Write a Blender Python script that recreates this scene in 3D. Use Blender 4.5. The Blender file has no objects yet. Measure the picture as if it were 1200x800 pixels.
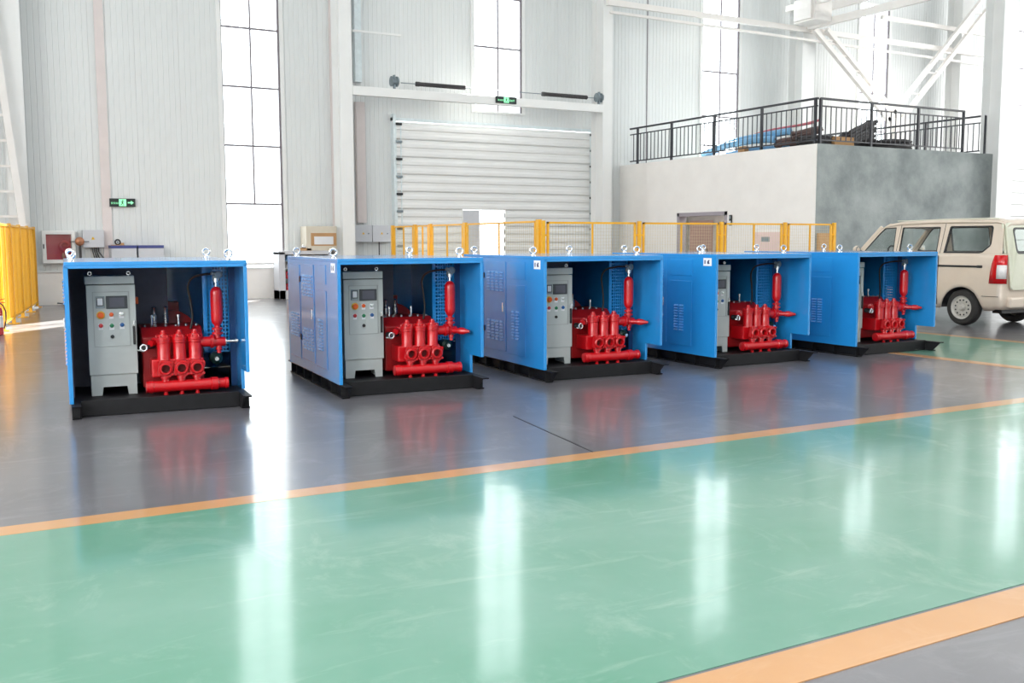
import bpy, bmesh, math, random
from mathutils import Vector, Matrix
from mathutils.geometry import tessellate_polygon
random.seed(7)
PI = math.pi
scene = bpy.context.scene
COL = scene.collection

# ------------------------------------------------------------------ camera, sky, sun, lights, exposure
cam_d = bpy.data.cameras.new('camera')
cam = bpy.data.objects.new('camera', cam_d)
COL.objects.link(cam)
cam_d.sensor_width = 36.0
cam_d.lens = 36.0 * 1170.07 / 1200.0
cam_d.clip_end = 400
H_CAM = 1.45
cam.matrix_world = (Matrix.Translation((0, 0, H_CAM)) @ Matrix.Rotation(math.radians(-29.12), 4, 'Z')
                    @ Matrix.Rotation(math.radians(90 - 5.82), 4, 'X') @ Matrix.Rotation(math.radians(-0.171), 4, 'Z'))
scene.camera = cam

world = bpy.data.worlds.new('sky')
scene.world = world
world.use_nodes = True
bg = world.node_tree.nodes['Background']
bg.inputs['Color'].default_value = (0.93, 0.97, 1.0, 1)
bg.inputs['Strength'].default_value = 4.6

sun_d = bpy.data.lights.new('sun', 'SUN')
sun_d.energy = 45.0
sun_d.angle = math.radians(0.6)
sun_d.color = (1.0, 0.93, 0.84)
sun = bpy.data.objects.new('sun', sun_d)
COL.objects.link(sun)
sun.rotation_euler = Vector((-0.66, -0.75, -1.0)).to_track_quat('-Z', 'Y').to_euler()
sun.location = (20, 40, 30)

def area(name, loc, sx, sy, power, rot=(0, 0, 0), color=(1, 1, 1)):
    d = bpy.data.lights.new(name, 'AREA')
    d.shape = 'RECTANGLE'
    d.size, d.size_y, d.energy, d.color = sx, sy, power, color
    o = bpy.data.objects.new(name, d)
    COL.objects.link(o)
    o.location, o.rotation_euler = loc, rot
    return o
for yy, pw in ((-8, 900), (-1, 900), (6, 800), (13, 450), (20, 170)):
    area('roof_skylight', (17, yy, 11.8), 50, 2.2, pw, color=(0.97, 0.99, 1.0))

for yy in (-9, 1, 10):      # fill lights added at the plain side walls, brightening block and back wall
    area('left_fill_light', (-11.8, yy, 6.0), 9, 6, (1950, 1950, 650)[(yy > -5) + (yy > 5)], rot=(0, -PI / 2, 0), color=(1.0, 0.985, 0.96))
    area('right_fill_light', (45.8, yy + 6, 6.0), 9, 6, 1700, rot=(0, PI / 2, 0), color=(1.0, 0.99, 0.97))
area('office_fill', (19.0, 21.0, 3.4), 1.2, 0.6, 60, color=(1.0, 0.95, 0.9))  # added fill light brightening the office doorway, not a known fitting

scene.view_settings.view_transform = 'Standard'
scene.view_settings.look = 'None'
scene.view_settings.exposure = 0.07
scene.view_settings.gamma = 1.0
scene.view_settings.use_curve_mapping = False
scene.cycles.use_denoising = True
scene.cycles.max_bounces = 10
scene.cycles.diffuse_bounces = 5
scene.cycles.glossy_bounces = 5
scene.cycles.transparent_max_bounces = 24
scene.cycles.sample_clamp_indirect = 6.0
scene.cycles.caustics_reflective = False
scene.cycles.caustics_refractive = False

# ------------------------------------------------------------------ materials
def lin(c):
    return tuple(((v / 255) / 12.92 if v / 255 <= 0.04045 else ((v / 255 + 0.055) / 1.055) ** 2.4) for v in c) + (1,)

def mat(name, rgb, rough=0.5, metal=0.0, var=0.06, scale=6.0, bump=0.0, bscale=60.0, rvar=0.0, coat=0.0, stretch=None, rgb2=None, spec=None):
    m = bpy.data.materials.new(name)
    m.use_nodes = True
    nt = m.node_tree
    b = nt.nodes['Principled BSDF']
    b.inputs['Metallic'].default_value = metal
    b.inputs['Roughness'].default_value = rough
    b.inputs['Coat Weight'].default_value = coat
    b.inputs['Coat Roughness'].default_value = 0.08
    if spec is not None:
        b.inputs['Specular IOR Level'].default_value = spec
    tc = nt.nodes.new('ShaderNodeTexCoord')
    mp = nt.nodes.new('ShaderNodeMapping')
    nt.links.new(tc.outputs['Object'], mp.inputs['Vector'])
    if stretch:
        mp.inputs['Scale'].default_value = stretch
    n = nt.nodes.new('ShaderNodeTexNoise')
    n.inputs['Scale'].default_value = scale
    n.inputs['Detail'].default_value = 5
    n.inputs['Roughness'].default_value = 0.62
    nt.links.new(mp.outputs['Vector'], n.inputs['Vector'])
    r = nt.nodes.new('ShaderNodeValToRGB')
    c = lin(rgb)
    if rgb2:
        c2 = lin(rgb2)
        r.color_ramp.elements[0].color, r.color_ramp.elements[1].color = c2, c
    else:
        r.color_ramp.elements[0].color = tuple(max(0, v * (1 - var)) for v in c[:3]) + (1,)
        r.color_ramp.elements[1].color = tuple(min(1, v * (1 + var)) for v in c[:3]) + (1,)
    r.color_ramp.elements[0].position, r.color_ramp.elements[1].position = 0.3, 0.7
    nt.links.new(n.outputs['Fac'], r.inputs['Fac'])
    nt.links.new(r.outputs['Color'], b.inputs['Base Color'])
    if rvar:
        mr = nt.nodes.new('ShaderNodeMapRange')
        mr.inputs['From Min'].default_value, mr.inputs['From Max'].default_value = 0.3, 0.7
        mr.inputs['To Min'].default_value, mr.inputs['To Max'].default_value = rough - rvar, rough + rvar
        nt.links.new(n.outputs['Fac'], mr.inputs['Value'])
        nt.links.new(mr.outputs['Result'], b.inputs['Roughness'])
    if bump:
        n2 = nt.nodes.new('ShaderNodeTexNoise')
        n2.inputs['Scale'].default_value = bscale
        n2.inputs['Detail'].default_value = 3
        nt.links.new(tc.outputs['Object'], n2.inputs['Vector'])
        bp = nt.nodes.new('ShaderNodeBump')
        bp.inputs['Strength'].default_value = bump
        bp.inputs['Distance'].default_value = 0.01
        nt.links.new(n2.outputs['Fac'], bp.inputs['Height'])
        nt.links.new(bp.outputs['Normal'], b.inputs['Normal'])
    return m

def floor_mat(name, c1, c2, c3, coat=0.75, cr=0.10):
    """worn glossy floor coating: mottled colour, pale drag marks, a sharp coat over a duller base"""
    m = mat(name, c1, 0.42, scale=0.7, rgb2=c2)
    nt = m.node_tree
    b = nt.nodes['Principled BSDF']
    b.inputs['Coat Weight'].default_value = coat
    b.inputs['Coat Roughness'].default_value = 0.13
    b.inputs['Specular IOR Level'].default_value = 0.8
    src = b.inputs['Base Color'].links[0].from_socket
    tc = nt.nodes.new('ShaderNodeTexCoord')
    fac = None
    for scl, rot, lo, hi in (((0.9, 5.0, 1), 0.16, 0.56, 0.84), ((2.0, 1.3, 1), 0.7, 0.54, 0.84)):
        mp = nt.nodes.new('ShaderNodeMapping')
        mp.inputs['Scale'].default_value = scl
        mp.inputs['Rotation'].default_value = (0, 0, rot)
        nt.links.new(tc.outputs['Object'], mp.inputs['Vector'])
        n = nt.nodes.new('ShaderNodeTexNoise')
        n.inputs['Scale'].default_value = 1.0
        n.inputs['Detail'].default_value = 7
        n.inputs['Roughness'].default_value = 0.72
        n.inputs['Distortion'].default_value = 0.6
        nt.links.new(mp.outputs['Vector'], n.inputs['Vector'])
        r = nt.nodes.new('ShaderNodeMapRange')
        r.inputs['From Min'].default_value, r.inputs['From Max'].default_value = lo, hi
        nt.links.new(n.outputs['Fac'], r.inputs['Value'])
        if fac is None: fac = r.outputs['Result']
        else:
            mx = nt.nodes.new('ShaderNodeMath'); mx.operation = 'MAXIMUM'
            nt.links.new(fac, mx.inputs[0]); nt.links.new(r.outputs['Result'], mx.inputs[1])
            fac = mx.outputs[0]
    ms = nt.nodes.new('ShaderNodeMath'); ms.operation = 'MULTIPLY'; ms.inputs[1].default_value = 0.55
    nt.links.new(fac, ms.inputs[0])
    mix = nt.nodes.new('ShaderNodeMix'); mix.data_type = 'RGBA'
    nt.links.new(ms.outputs[0], mix.inputs[0])
    nt.links.new(src, mix.inputs[6])
    mix.inputs[7].default_value = lin(c3)
    nt.links.new(mix.outputs[2], b.inputs['Base Color'])
    rr = nt.nodes.new('ShaderNodeMapRange')
    rr.inputs['To Min'].default_value, rr.inputs['To Max'].default_value = cr, cr + 0.14
    nt.links.new(fac, rr.inputs['Value'])
    nt.links.new(rr.outputs['Result'], b.inputs['Coat Roughness'])
    nb = nt.nodes.new('ShaderNodeTexNoise')
    nb.inputs['Scale'].default_value = 5.0
    nb.inputs['Detail'].default_value = 2
    nt.links.new(tc.outputs['Object'], nb.inputs['Vector'])
    bp = nt.nodes.new('ShaderNodeBump')
    bp.inputs['Strength'].default_value = 0.05
    bp.inputs['Distance'].default_value = 0.012
    nt.links.new(nb.outputs['Fac'], bp.inputs['Height'])
    nt.links.new(bp.outputs['Normal'], b.inputs['Coat Normal'])
    return m

def glass(name, tint=(0.96, 0.98, 0.98), gloss=0.12, rough=0.02):
    m = bpy.data.materials.new(name)
    m.use_nodes = True
    nt = m.node_tree
    nt.nodes.clear()
    out = nt.nodes.new('ShaderNodeOutputMaterial')
    t = nt.nodes.new('ShaderNodeBsdfTransparent')
    t.inputs['Color'].default_value = tint + (1,)
    g = nt.nodes.new('ShaderNodeBsdfGlossy')
    g.inputs['Roughness'].default_value = rough
    lw = nt.nodes.new('ShaderNodeLayerWeight')
    lw.inputs['Blend'].default_value = 0.5
    fr = nt.nodes.new('ShaderNodeMath')
    fr.operation = 'POWER'
    fr.inputs[1].default_value = 4.0
    nt.links.new(lw.outputs['Facing'], fr.inputs[0])
    n = nt.nodes.new('ShaderNodeTexNoise')
    n.inputs['Scale'].default_value = 2.0
    ma = nt.nodes.new('ShaderNodeMath')
    ma.operation = 'MULTIPLY_ADD'
    ma.inputs[1].default_value = 0.08
    nt.links.new(n.outputs['Fac'], ma.inputs[0])
    nt.links.new(fr.outputs[0], ma.inputs[2])
    mx = nt.nodes.new('ShaderNodeMixShader')
    nt.links.new(ma.outputs[0], mx.inputs['Fac'])
    nt.links.new(t.outputs[0], mx.inputs[1])
    nt.links.new(g.outputs[0], mx.inputs[2])
    nt.links.new(mx.outputs[0], out.inputs[0])
    return m

def emit(name, rgb, s):
    m = bpy.data.materials.new(name)
    m.use_nodes = True
    b = m.node_tree.nodes['Principled BSDF']
    b.inputs['Base Color'].default_value = lin(rgb)
    b.inputs['Emission Color'].default_value = lin(rgb)
    b.inputs['Emission Strength'].default_value = s
    return m

M_WALL = mat('white_wall_panel', (224, 227, 227), 0.42, var=0.02, scale=0.6)
M_PLINTH = mat('white_plaster', (250, 246, 242), 0.7, var=0.03, scale=2)
M_WHITE = mat('white_painted_steel', (236, 237, 236), 0.4, var=0.02, scale=2)
M_TRUSS = mat('cream_white_steel', (238, 234, 230), 0.4, var=0.03, scale=2)
M_GALV = mat('galvanised_steel', (222, 232, 235), 0.35, 0.25, var=0.08, scale=8)
M_ROSE = mat('pale_rose_flashing', (222, 212, 210), 0.5, var=0.06, scale=1.5)
M_FRAME = mat('window_aluminium', (128, 122, 128), 0.45, 0.2, var=0.05)
M_BLACK = mat('black_paint', (26, 27, 30), 0.45, var=0.2, scale=9)
M_SKID = mat('black_skid_paint', (20, 20, 23), 0.55, var=0.25, scale=12, spec=0.3)
M_RAIL = mat('dark_grey_railing', (52, 54, 60), 0.45, var=0.1)
M_CONC = mat('grey_concrete_render', (172, 178, 177), 0.85, scale=1.1, rgb2=(124, 132, 132), bump=0.3, bscale=20)
M_FLOOR = floor_mat('dark_grey_epoxy', (112, 110, 114), (92, 91, 96), (156, 154, 156), 0.75, 0.13)
M_GREEN = floor_mat('green_epoxy', (108, 154, 136), (70, 138, 110), (176, 194, 184))
M_LINE = floor_mat('yellow_line_paint', (202, 150, 96), (190, 136, 78), (216, 178, 142))
M_BLUE = mat('blue_enamel', (36, 138, 208), 0.24, var=0.06, scale=2, coat=0.7)
M_NAVY = mat('blue_inner_enamel', (20, 66, 118), 0.4, var=0.1, scale=3)
M_DARKIN = mat('shaded_interior_grey', (98, 100, 118), 0.6, var=0.2, scale=4)  # greyed colour stands in for shade on the blue-painted interior
M_RED = mat('red_enamel', (188, 14, 24), 0.28, var=0.1, scale=8, coat=0.25)
M_REDDK = mat('red_enamel_dull', (150, 14, 20), 0.4, var=0.15, scale=6)
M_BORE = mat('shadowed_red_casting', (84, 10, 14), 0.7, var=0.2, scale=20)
M_WIRE = mat('pale_yellow_wire', (206, 190, 150), 0.5, var=0.05)
M_CAB = mat('light_grey_cabinet', (184, 191, 190), 0.42, var=0.02, scale=5)
M_CABIN = mat('cabinet_groove_grey', (160, 165, 165), 0.5, var=0.03)
M_SCREEN = mat('dark_screen', (62, 66, 72), 0.2, var=0.1, scale=5)
M_SCREENIN = mat('screen_glass', (84, 86, 98), 0.12, var=0.1, scale=9)
M_CHROME = mat('chrome', (216, 218, 220), 0.2, 0.9, var=0.05)
M_STEEL = mat('gauge_grey', (134, 146, 152), 0.35, 0.4, var=0.1)
M_ORANGE = mat('orange_plastic', (226, 92, 22), 0.35)
M_YELBTN = mat('yellow_plastic', (238, 190, 40), 0.4)
M_BTNRED = mat('red_plastic', (186, 30, 40), 0.3)
M_BTNGRN = mat('green_plastic', (22, 120, 78), 0.3)
M_BTNBLU = mat('blue_plastic', (30, 88, 150), 0.3)
M_PAPER = mat('white_label', (232, 234, 238), 0.6, var=0.02)
M_INK = mat('navy_ink', (36, 40, 84), 0.5)
M_RUBBER = mat('black_rubber', (24, 24, 26), 0.6, var=0.2)
M_TYRE = mat('tyre_rubber', (46, 44, 43), 0.75, var=0.15, scale=20)
M_VALVEGRN = mat('dark_green_enamel', (22, 52, 48), 0.35, var=0.15)
M_YEL = mat('yellow_powder_coat', (238, 176, 34), 0.4, var=0.06, scale=5)
M_BEIGE = mat('champagne_car_paint', (216, 200, 184), 0.3, 0.1, var=0.03, scale=3, coat=0.5)
M_BEIGE2 = mat('rear_reflection_paint', (212, 212, 192), 0.35, 0.05, var=0.05, scale=4, coat=0.4)  # cream-green reflection on the van's rear put into the paint colour
M_TRIM = mat('black_car_trim', (40, 40, 42), 0.5, var=0.1)
M_CARIN = mat('car_interior', (132, 130, 128), 0.8, var=0.15)
M_HUB = mat('wheel_steel', (186, 182, 174), 0.45, 0.08, var=0.12, scale=12)
M_TAIL = mat('red_lamp_lens', (196, 12, 20), 0.12, var=0.15, scale=30)
M_LENS = mat('clear_lamp_lens', (226, 222, 222), 0.1, var=0.08, scale=40)
M_WOODDOOR = mat('pink_brown_door', (176, 140, 128), 0.5, var=0.06, scale=3, stretch=(6, 6, 0.6))
M_DOORFRAME = mat('mauve_door_frame', (168, 160, 168), 0.5, var=0.04)
M_CARD = mat('brown_cardboard', (190, 148, 104), 0.8, var=0.08, scale=4)
M_CRATE = mat('cream_steel_cabinet', (216, 208, 192), 0.5, var=0.04)
M_LILAC = mat('grey_lilac_steel', (206, 208, 214), 0.45, var=0.03)
M_PURPLE = mat('violet_blue_edge', (70, 78, 140), 0.45, var=0.08)
M_FIRERED = mat('fire_cabinet_red', (186, 44, 40), 0.45, var=0.15, scale=4)
M_HOSEBLUE = mat('blue_layflat_hose', (128, 184, 226), 0.5, var=0.12, scale=14)
M_HOSERED = mat('faded_red_hose', (204, 112, 124), 0.55, var=0.15, scale=12)
M_CABLE = mat('dark_grey_cable', (66, 64, 66), 0.6, var=0.25, scale=14)
M_CABLEBR = mat('brown_grey_cable', (104, 84, 80), 0.6, var=0.25, scale=14)
M_BRASS = mat('copper_brass', (176, 122, 92), 0.35, 0.5, var=0.1)
M_SIGN = mat('dark_sign_face', (34, 44, 42), 0.4, var=0.05)
M_SIGNLIT = emit('lit_sign_green', (140, 235, 175), 0.9)
M_NOTICE = mat('pale_pink_notice', (240, 214, 210), 0.6, var=0.03)
M_GLASS = glass('window_glass')
M_CARGLASS = glass('car_glass', (0.93, 0.95, 0.94), rough=0.02)
M_CEIL = mat('white_roof_sheet', (226, 228, 228), 0.7, var=0.03)

# ------------------------------------------------------------------ mesh builder
class B:
    def __init__(s):
        s.v, s.f, s.sm = [], [], []
    def add(s, vs, fs, smooth=False):
        o = len(s.v)
        s.v += [tuple(v) for v in vs]
        for f in fs:
            s.f.append(tuple(i + o for i in f))
            s.sm.append(smooth)
        return s
    def box(s, x0, y0, z0, x1, y1, z1):
        x0, x1 = min(x0, x1), max(x0, x1); y0, y1 = min(y0, y1), max(y0, y1); z0, z1 = min(z0, z1), max(z0, z1)
        return s.add([(x0, y0, z0), (x1, y0, z0), (x1, y1, z0), (x0, y1, z0), (x0, y0, z1), (x1, y0, z1), (x1, y1, z1), (x0, y1, z1)],
                     [(3, 2, 1, 0), (4, 5, 6, 7), (0, 1, 5, 4), (1, 2, 6, 5), (2, 3, 7, 6), (3, 0, 4, 7)])
    def bar(s, p, q, w, h=None, up=(0, 0, 1)):
        h = h or w
        p, q = Vector(p), Vector(q)
        d = (q - p).normalized()
        u = Vector(up)
        if abs(d.dot(u)) > 0.98:
            u = Vector((1, 0, 0))
        a = d.cross(u).normalized(); b = a.cross(d).normalized()
        vs = []
        for c in (p, q):
            for i, j in ((-1, -1), (1, -1), (1, 1), (-1, 1)):
                vs.append(c + a * (i * w / 2) + b * (j * h / 2))
        return s.add(vs, [(3, 2, 1, 0), (4, 5, 6, 7), (0, 1, 5, 4), (1, 2, 6, 5), (2, 3, 7, 6), (3, 0, 4, 7)])
    def lathe(s, prof, o=(0, 0, 0), ax=(0, 0, 1), n=20, smooth=True, closed=False):
        ax = Vector(ax).normalized(); o = Vector(o)
        u = Vector((1, 0, 0)) if abs(ax.x) < 0.9 else Vector((0, 1, 0))
        a = ax.cross(u).normalized(); b = ax.cross(a).normalized()
        vs = []
        for r, h in prof:
            for k in range(n):
                t = 2 * PI * k / n
                vs.append(o + ax * h + a * (r * math.cos(t)) + b * (r * math.sin(t)))
        fs = []
        m = len(prof)
        for i in range(m if closed else m - 1):
            i2 = (i + 1) % m
            for k in range(n):
                k2 = (k + 1) % n
                fs.append((i * n + k, i * n + k2, i2 * n + k2, i2 * n + k))
        s.add(vs, fs, smooth)
        if not closed:
            o2 = len(s.v) - len(vs)
            s.f.append(tuple(o2 + k for k in range(n))[::-1]); s.sm.append(False)
            s.f.append(tuple(o2 + (m - 1) * n + k for k in range(n))); s.sm.append(False)
        return s
    def cyl(s, p, q, r, r2=None, n=16, smooth=True):
        p, q = Vector(p), Vector(q)
        L = (q - p).length
        return s.lathe([(r, 0), (r if r2 is None else r2, L)], p, q - p, n, smooth)
    def torus(s, c, ax, R, r, n=20, m=8):
        prof = [(R + r * math.cos(2 * PI * k / m), r * math.sin(2 * PI * k / m)) for k in range(m)]
        return s.lathe(prof, c, ax, n, True, True)
    def tube(s, pts, r, n=8, smooth=True):
        pts = [Vector(p) for p in pts]
        rings = []
        prev = None
        for i, p in enumerate(pts):
            d = (pts[min(i + 1, len(pts) - 1)] - pts[max(i - 1, 0)]).normalized()
            if prev is None:
                u = Vector((0, 0, 1)) if abs(d.z) < 0.9 else Vector((1, 0, 0))
                a = d.cross(u).normalized()
            else:
                a = (prev - d * prev.dot(d)).normalized()
            prev = a
            b = d.cross(a)
            rings.append([p + a * (r * math.cos(2 * PI * k / n)) + b * (r * math.sin(2 * PI * k / n)) for k in range(n)])
        vs = [v for g in rings for v in g]
        fs = []
        for i in range(len(pts) - 1):
            for k in range(n):
                k2 = (k + 1) % n
                fs.append((i * n + k, i * n + k2, (i + 1) * n + k2, (i + 1) * n + k))
        s.add(vs, fs, smooth)
        o2 = len(s.v) - len(vs)
        s.f.append(tuple(o2 + k for k in range(n))[::-1]); s.sm.append(False)
        s.f.append(tuple(o2 + (len(pts) - 1) * n + k for k in range(n))); s.sm.append(False)
        return s
    def plate(s, loops, t, fn):
        """flat plate with holes: loops of (a, b); fn(a, b, d) -> xyz; thickness t along d"""
        flat = [p for l in loops for p in l]
        tris = tessellate_polygon([[Vector((a, b, 0)) for a, b in l] for l in loops])
        n = len(flat)
        vs = [fn(a, b, 0) for a, b in flat] + [fn(a, b, t) for a, b in flat]
        fs = [tuple(x) for x in tris] + [tuple(i + n for i in x)[::-1] for x in tris]
        o = 0
        for l in loops:
            m = len(l)
            for k in range(m):
                k2 = (k + 1) % m
                fs.append((o + k, o + k2, n + o + k2, n + o + k))
            o += m
        return s.add(vs, fs)
    def build(s, name, m, parent=None, bevel=0.0, loc=None, rz=0.0, segs=2):
        me = bpy.data.meshes.new(name)
        me.from_pydata(s.v, [], s.f)
        me.polygons.foreach_set('use_smooth', s.sm)
        bm = bmesh.new(); bm.from_mesh(me)
        bmesh.ops.recalc_face_normals(bm, faces=bm.faces)
        bm.to_mesh(me); bm.free()
        if any(s.sm): me.set_sharp_from_angle(angle=math.radians(38))
        me.materials.append(m)
        return link(name, me, parent, bevel, loc, rz, segs)

def link(name, me, parent=None, bevel=0.0, loc=None, rz=0.0, segs=2):
    o = bpy.data.objects.new(name, me)
    COL.objects.link(o)
    if parent:
        o.parent = parent
    if loc is not None:
        o.location = loc
    o.rotation_euler = (0, 0, rz)
    if bevel:
        md = o.modifiers.new('bevel', 'BEVEL')
        md.width, md.segments, md.limit_method = bevel, segs, 'ANGLE'
        md.angle_limit = math.radians(40)
    return o

def tag(o, label=None, cat=None, group=None, kind=None):
    if label: o['label'] = label
    if cat: o['category'] = cat
    if group: o['group'] = group
    if kind: o['kind'] = kind
    return o

def empty(name, loc, rz, label, cat, group=None):
    o = bpy.data.objects.new(name, None)
    COL.objects.link(o)
    o.empty_display_size = 0.1
    o.location = loc; o.rotation_euler = (0, 0, rz)
    return tag(o, label, cat, group)

def kids(o):
    return [c for c in list(bpy.data.objects) if c.parent == o]

def copy_tree(o, parent=None):
    c = o.copy(); COL.objects.link(c)
    if parent: c.parent = parent
    for ch in kids(o): copy_tree(ch, c)
    return c

def text_mesh(body, size, fn, t=0.002, font_align='CENTER'):
    """lettering as a thin mesh; fn(a, b, d) -> xyz"""
    cu = bpy.data.curves.new('lettering', 'FONT')
    cu.body, cu.size, cu.align_x, cu.align_y = body, size, font_align, 'CENTER'
    cu.extrude = t
    cu.resolution_u = 3
    ob = bpy.data.objects.new('lettering', cu)
    COL.objects.link(ob)
    dg = bpy.context.evaluated_depsgraph_get()
    me = bpy.data.meshes.new_from_object(ob.evaluated_get(dg))
    bpy.data.objects.remove(ob)
    b = B()
    b.add([fn(v.co.x, v.co.y, v.co.z) for v in me.vertices], [tuple(p.vertices) for p in me.polygons])
    bpy.data.meshes.remove(me)
    return b

def circ(cx, cy, r, n=20, a0=0):
    return [(cx + r * math.cos(a0 + 2 * PI * k / n), cy + r * math.sin(a0 + 2 * PI * k / n)) for k in range(n)]

def rrect(x0, y0, x1, y1, r, n=4):
    out = []
    for cx, cy, a in ((x1 - r, y0 + r, -PI / 2), (x1 - r, y1 - r, 0), (x0 + r, y1 - r, PI / 2), (x0 + r, y0 + r, PI)):
        for k in range(n + 1):
            t = a + PI / 2 * k / n
            out.append((cx + r * math.cos(t), cy + r * math.sin(t)))
    return out

S = 'structure'
# ------------------------------------------------------------------ floor and markings
YW = 25.0
HC = 12.0
X0, X1, Y0 = -12.0, 46.0, -14.0
tag(B().box(X0, Y0, -0.2, X1, YW + 0.2, 0).build('floor', M_FLOOR), 'dark grey glossy epoxy floor of the workshop hall', kind=S)
tag(B().box(X0, 2.52, 0.0, X1, 5.44, 0.003).build('floor_marking', M_GREEN), 'broad green glossy walkway crossing the hall in front of the units', kind=S)
tag(B().box(10.5, 5.6, 0.0, 12.9, 17.0, 0.003).build('floor_marking', M_GREEN), 'short green side lane running past the van', kind=S)
tag(B().box(X0, 5.43, 0.0, X1, 5.60, 0.004).build('floor_marking', M_LINE), 'yellow border line between green walkway and pump units', kind=S)
tag(B().box(X0, 2.29, 0.0, X1, 2.50, 0.004).build('floor_marking', M_LINE), 'yellow border line on the near edge of the green walkway', kind=S)
tag(B().box(10.33, 5.6, 0.0, 10.50, 17.0, 0.004).build('floor_marking', M_LINE), 'yellow line on the near side of the short green lane', kind=S)
tag(B().box(12.9, 5.6, 0.0, 13.07, 17.0, 0.004).build('floor_marking', M_LINE), 'yellow line between short green lane and van', kind=S)
tag(B().bar((3.76, 5.6, 0.0), (3.97, 7.1, 0.0), 0.012, 0.004).build('floor_joint', M_BLACK), 'thin dark expansion joint in the grey floor', kind=S)

# ------------------------------------------------------------------ back wall
wall = B()
PL = 0.74
for a, b in ((X0, 10.2), (16.75, X1)):
    wall.box(a, YW - 0.02, 0, b, YW + 0.22, PL)
wall.box(X0, YW + 0.12, HC - 0.5, X1, YW + 0.22, HC)
wall_back = wall.build('wall_back', M_PLINTH)
tag(wall_back, 'white corrugated back wall on a low plastered plinth', kind=S)
tag(B().box(X0, YW - 0.06, PL, 10.2, YW, PL + 0.04).build('trim_1', M_WHITE), 'thin white ledge on top of the wall plinth, left of roller door', kind=S)

WIN = [(5.90, 7.33, 0.9), (12.75, 14.26, 5.0), (20.76, 22.25, 0.9), (27.69, 29.13, 0.9), (36.3, 37.8, 5.2)]
_pm = {}
def wall_panel(x0, x1, z0, z1):
    w = round(x1 - x0, 3)
    key = (w, round(z0, 3), round(z1, 3))
    if key not in _pm:
        n = max(1, round(w / 0.125))
        p = w / n
        prof = [(0, 0.012), (0.004, 0.0)]
        for k in range(n):
            a = k * p
            if k: prof += [(a - 0.014, 0.0), (a - 0.006, 0.008), (a + 0.006, 0.008), (a + 0.014, 0.0)]
        prof += [(w - 0.004, 0.0), (w, 0.012)]
        bb = B()
        m = len(prof)
        vs = [(x, y, z0) for x, y in prof] + [(x, y, z1) for x, y in prof] + [(0, 0.06, z0), (w, 0.06, z0), (w, 0.06, z1), (0, 0.06, z1)]
        fs = [(k, k + 1, m + k + 1, m + k) for k in range(m - 1)] + [(2 * m + 1, 2 * m, 2 * m + 3, 2 * m + 2), (0, m, 2 * m + 3, 2 * m), (m - 1, 2 * m + 1, 2 * m + 2, 2 * m - 1)]
        bb.add(vs, fs)
        o = bb.build('wall_panel', M_WALL, wall_back, loc=(x0, YW, 0))
        _pm[key] = o.data
        return o
    return link('wall_panel', _pm[key], wall_back, loc=(x0, YW, 0))
def fill(x0, x1, z0, z1):
    n = max(1, round((x1 - x0) / 0.98))
    for k in range(n):
        wall_panel(x0 + (x1 - x0) * k / n, x0 + (x1 - x0) * (k + 1) / n, z0, z1)
edges = [X0]
for a, b, z in WIN: edges += [a, b]
edges.append(X1)
GX0, GX1, GZ = 10.3, 16.66, 4.6
for k in range(0, len(edges), 2):
    a, b = edges[k], edges[k + 1]
    if b <= GX0 or a >= GX1:
        fill(a, b, PL, HC)
    elif a < GX0:
        fill(a, GX0, PL, HC); fill(GX0, b, GZ, HC)
    else:
        fill(a, GX1, GZ, HC); fill(GX1, b, PL, HC)
for a, b, z in WIN:
    if z > 3:
        if GX0 < a < GX1: fill(a, b, GZ, z)
        else: fill(a, b, PL, z)

# tall windows
def window(i, x0, x1, z0, z1, bars, label, single=False):
    y = YW - 0.01
    f = 0.045
    fr = B()
    fr.box(x0 - 0.10, y - 0.03, z0, x0, y + 0.10, z1).box(x1, y - 0.03, z0, x1 + 0.10, y + 0.10, z1)
    fr.box(x0 - 0.10, y - 0.03, z0 - 0.06, x1 + 0.10, y + 0.10, z0).box(x0 - 0.10, y - 0.03, z1, x1 + 0.10, y + 0.10, z1 + 0.06)
    w = fr.build('window_%d' % i, M_WHITE)
    tag(w, label, kind=S)
    xm = (x0 + x1) / 2
    B().box(x1 - f, y, z0, x1, y + 0.06, z1).build('frame_bar', M_FRAME, w)
    B().box(x0, y, z0, x0 + 0.025, y + 0.06, z1).build('frame_bar', M_FRAME, w)
    lv = [z0] + bars + [z1]
    zb = bars[0] if single else z0
    B().box(xm - 0.018, y, zb, xm + 0.018, y + 0.05, z1).build('mullion', M_FRAME, w)
    for z in bars:
        B().box(x0, y - 0.005, z - 0.022, x1, y + 0.05, z + 0.022).build('transom', M_FRAME, w)
    for k in range(len(lv) - 1):
        a, b = lv[k], lv[k + 1]
        if single and k == 0:
            B().box(x0 + 0.01, y + 0.02, a, x1 - 0.01, y + 0.028, b).build('pane', M_GLASS, w)
        else:
            B().box(x0 + 0.01, y + 0.02, a, xm - 0.01, y + 0.028, b).build('pane', M_GLASS, w)
            B().box(xm + 0.01, y + 0.02, a, x1 - 0.01, y + 0.028, b).build('pane', M_GLASS, w)
    return w
ZT = 11.4
window(1, *WIN[0], ZT, [2.35, 3.77, 5.19, 6.60, 8.02, 9.43], 'tall bright window behind the left pump unit, large bottom pane', True)
window(2, *WIN[1], ZT, [6.74, 8.10, 9.50], 'tall bright window above the white roller door')
window(3, *WIN[2], ZT, [2.4, 3.9, 4.4, 5.31, 6.69, 8.1, 9.5], 'tall bright window behind the blue hoses on the white block')
window(4, *WIN[3], 9.5, [2.4, 3.8, 5.2, 6.5, 8.01], 'tall bright window behind the white braces')
window(5, *WIN[4], ZT, [6.6, 8.0, 9.4], 'bright window beside the big right-hand column')
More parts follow.
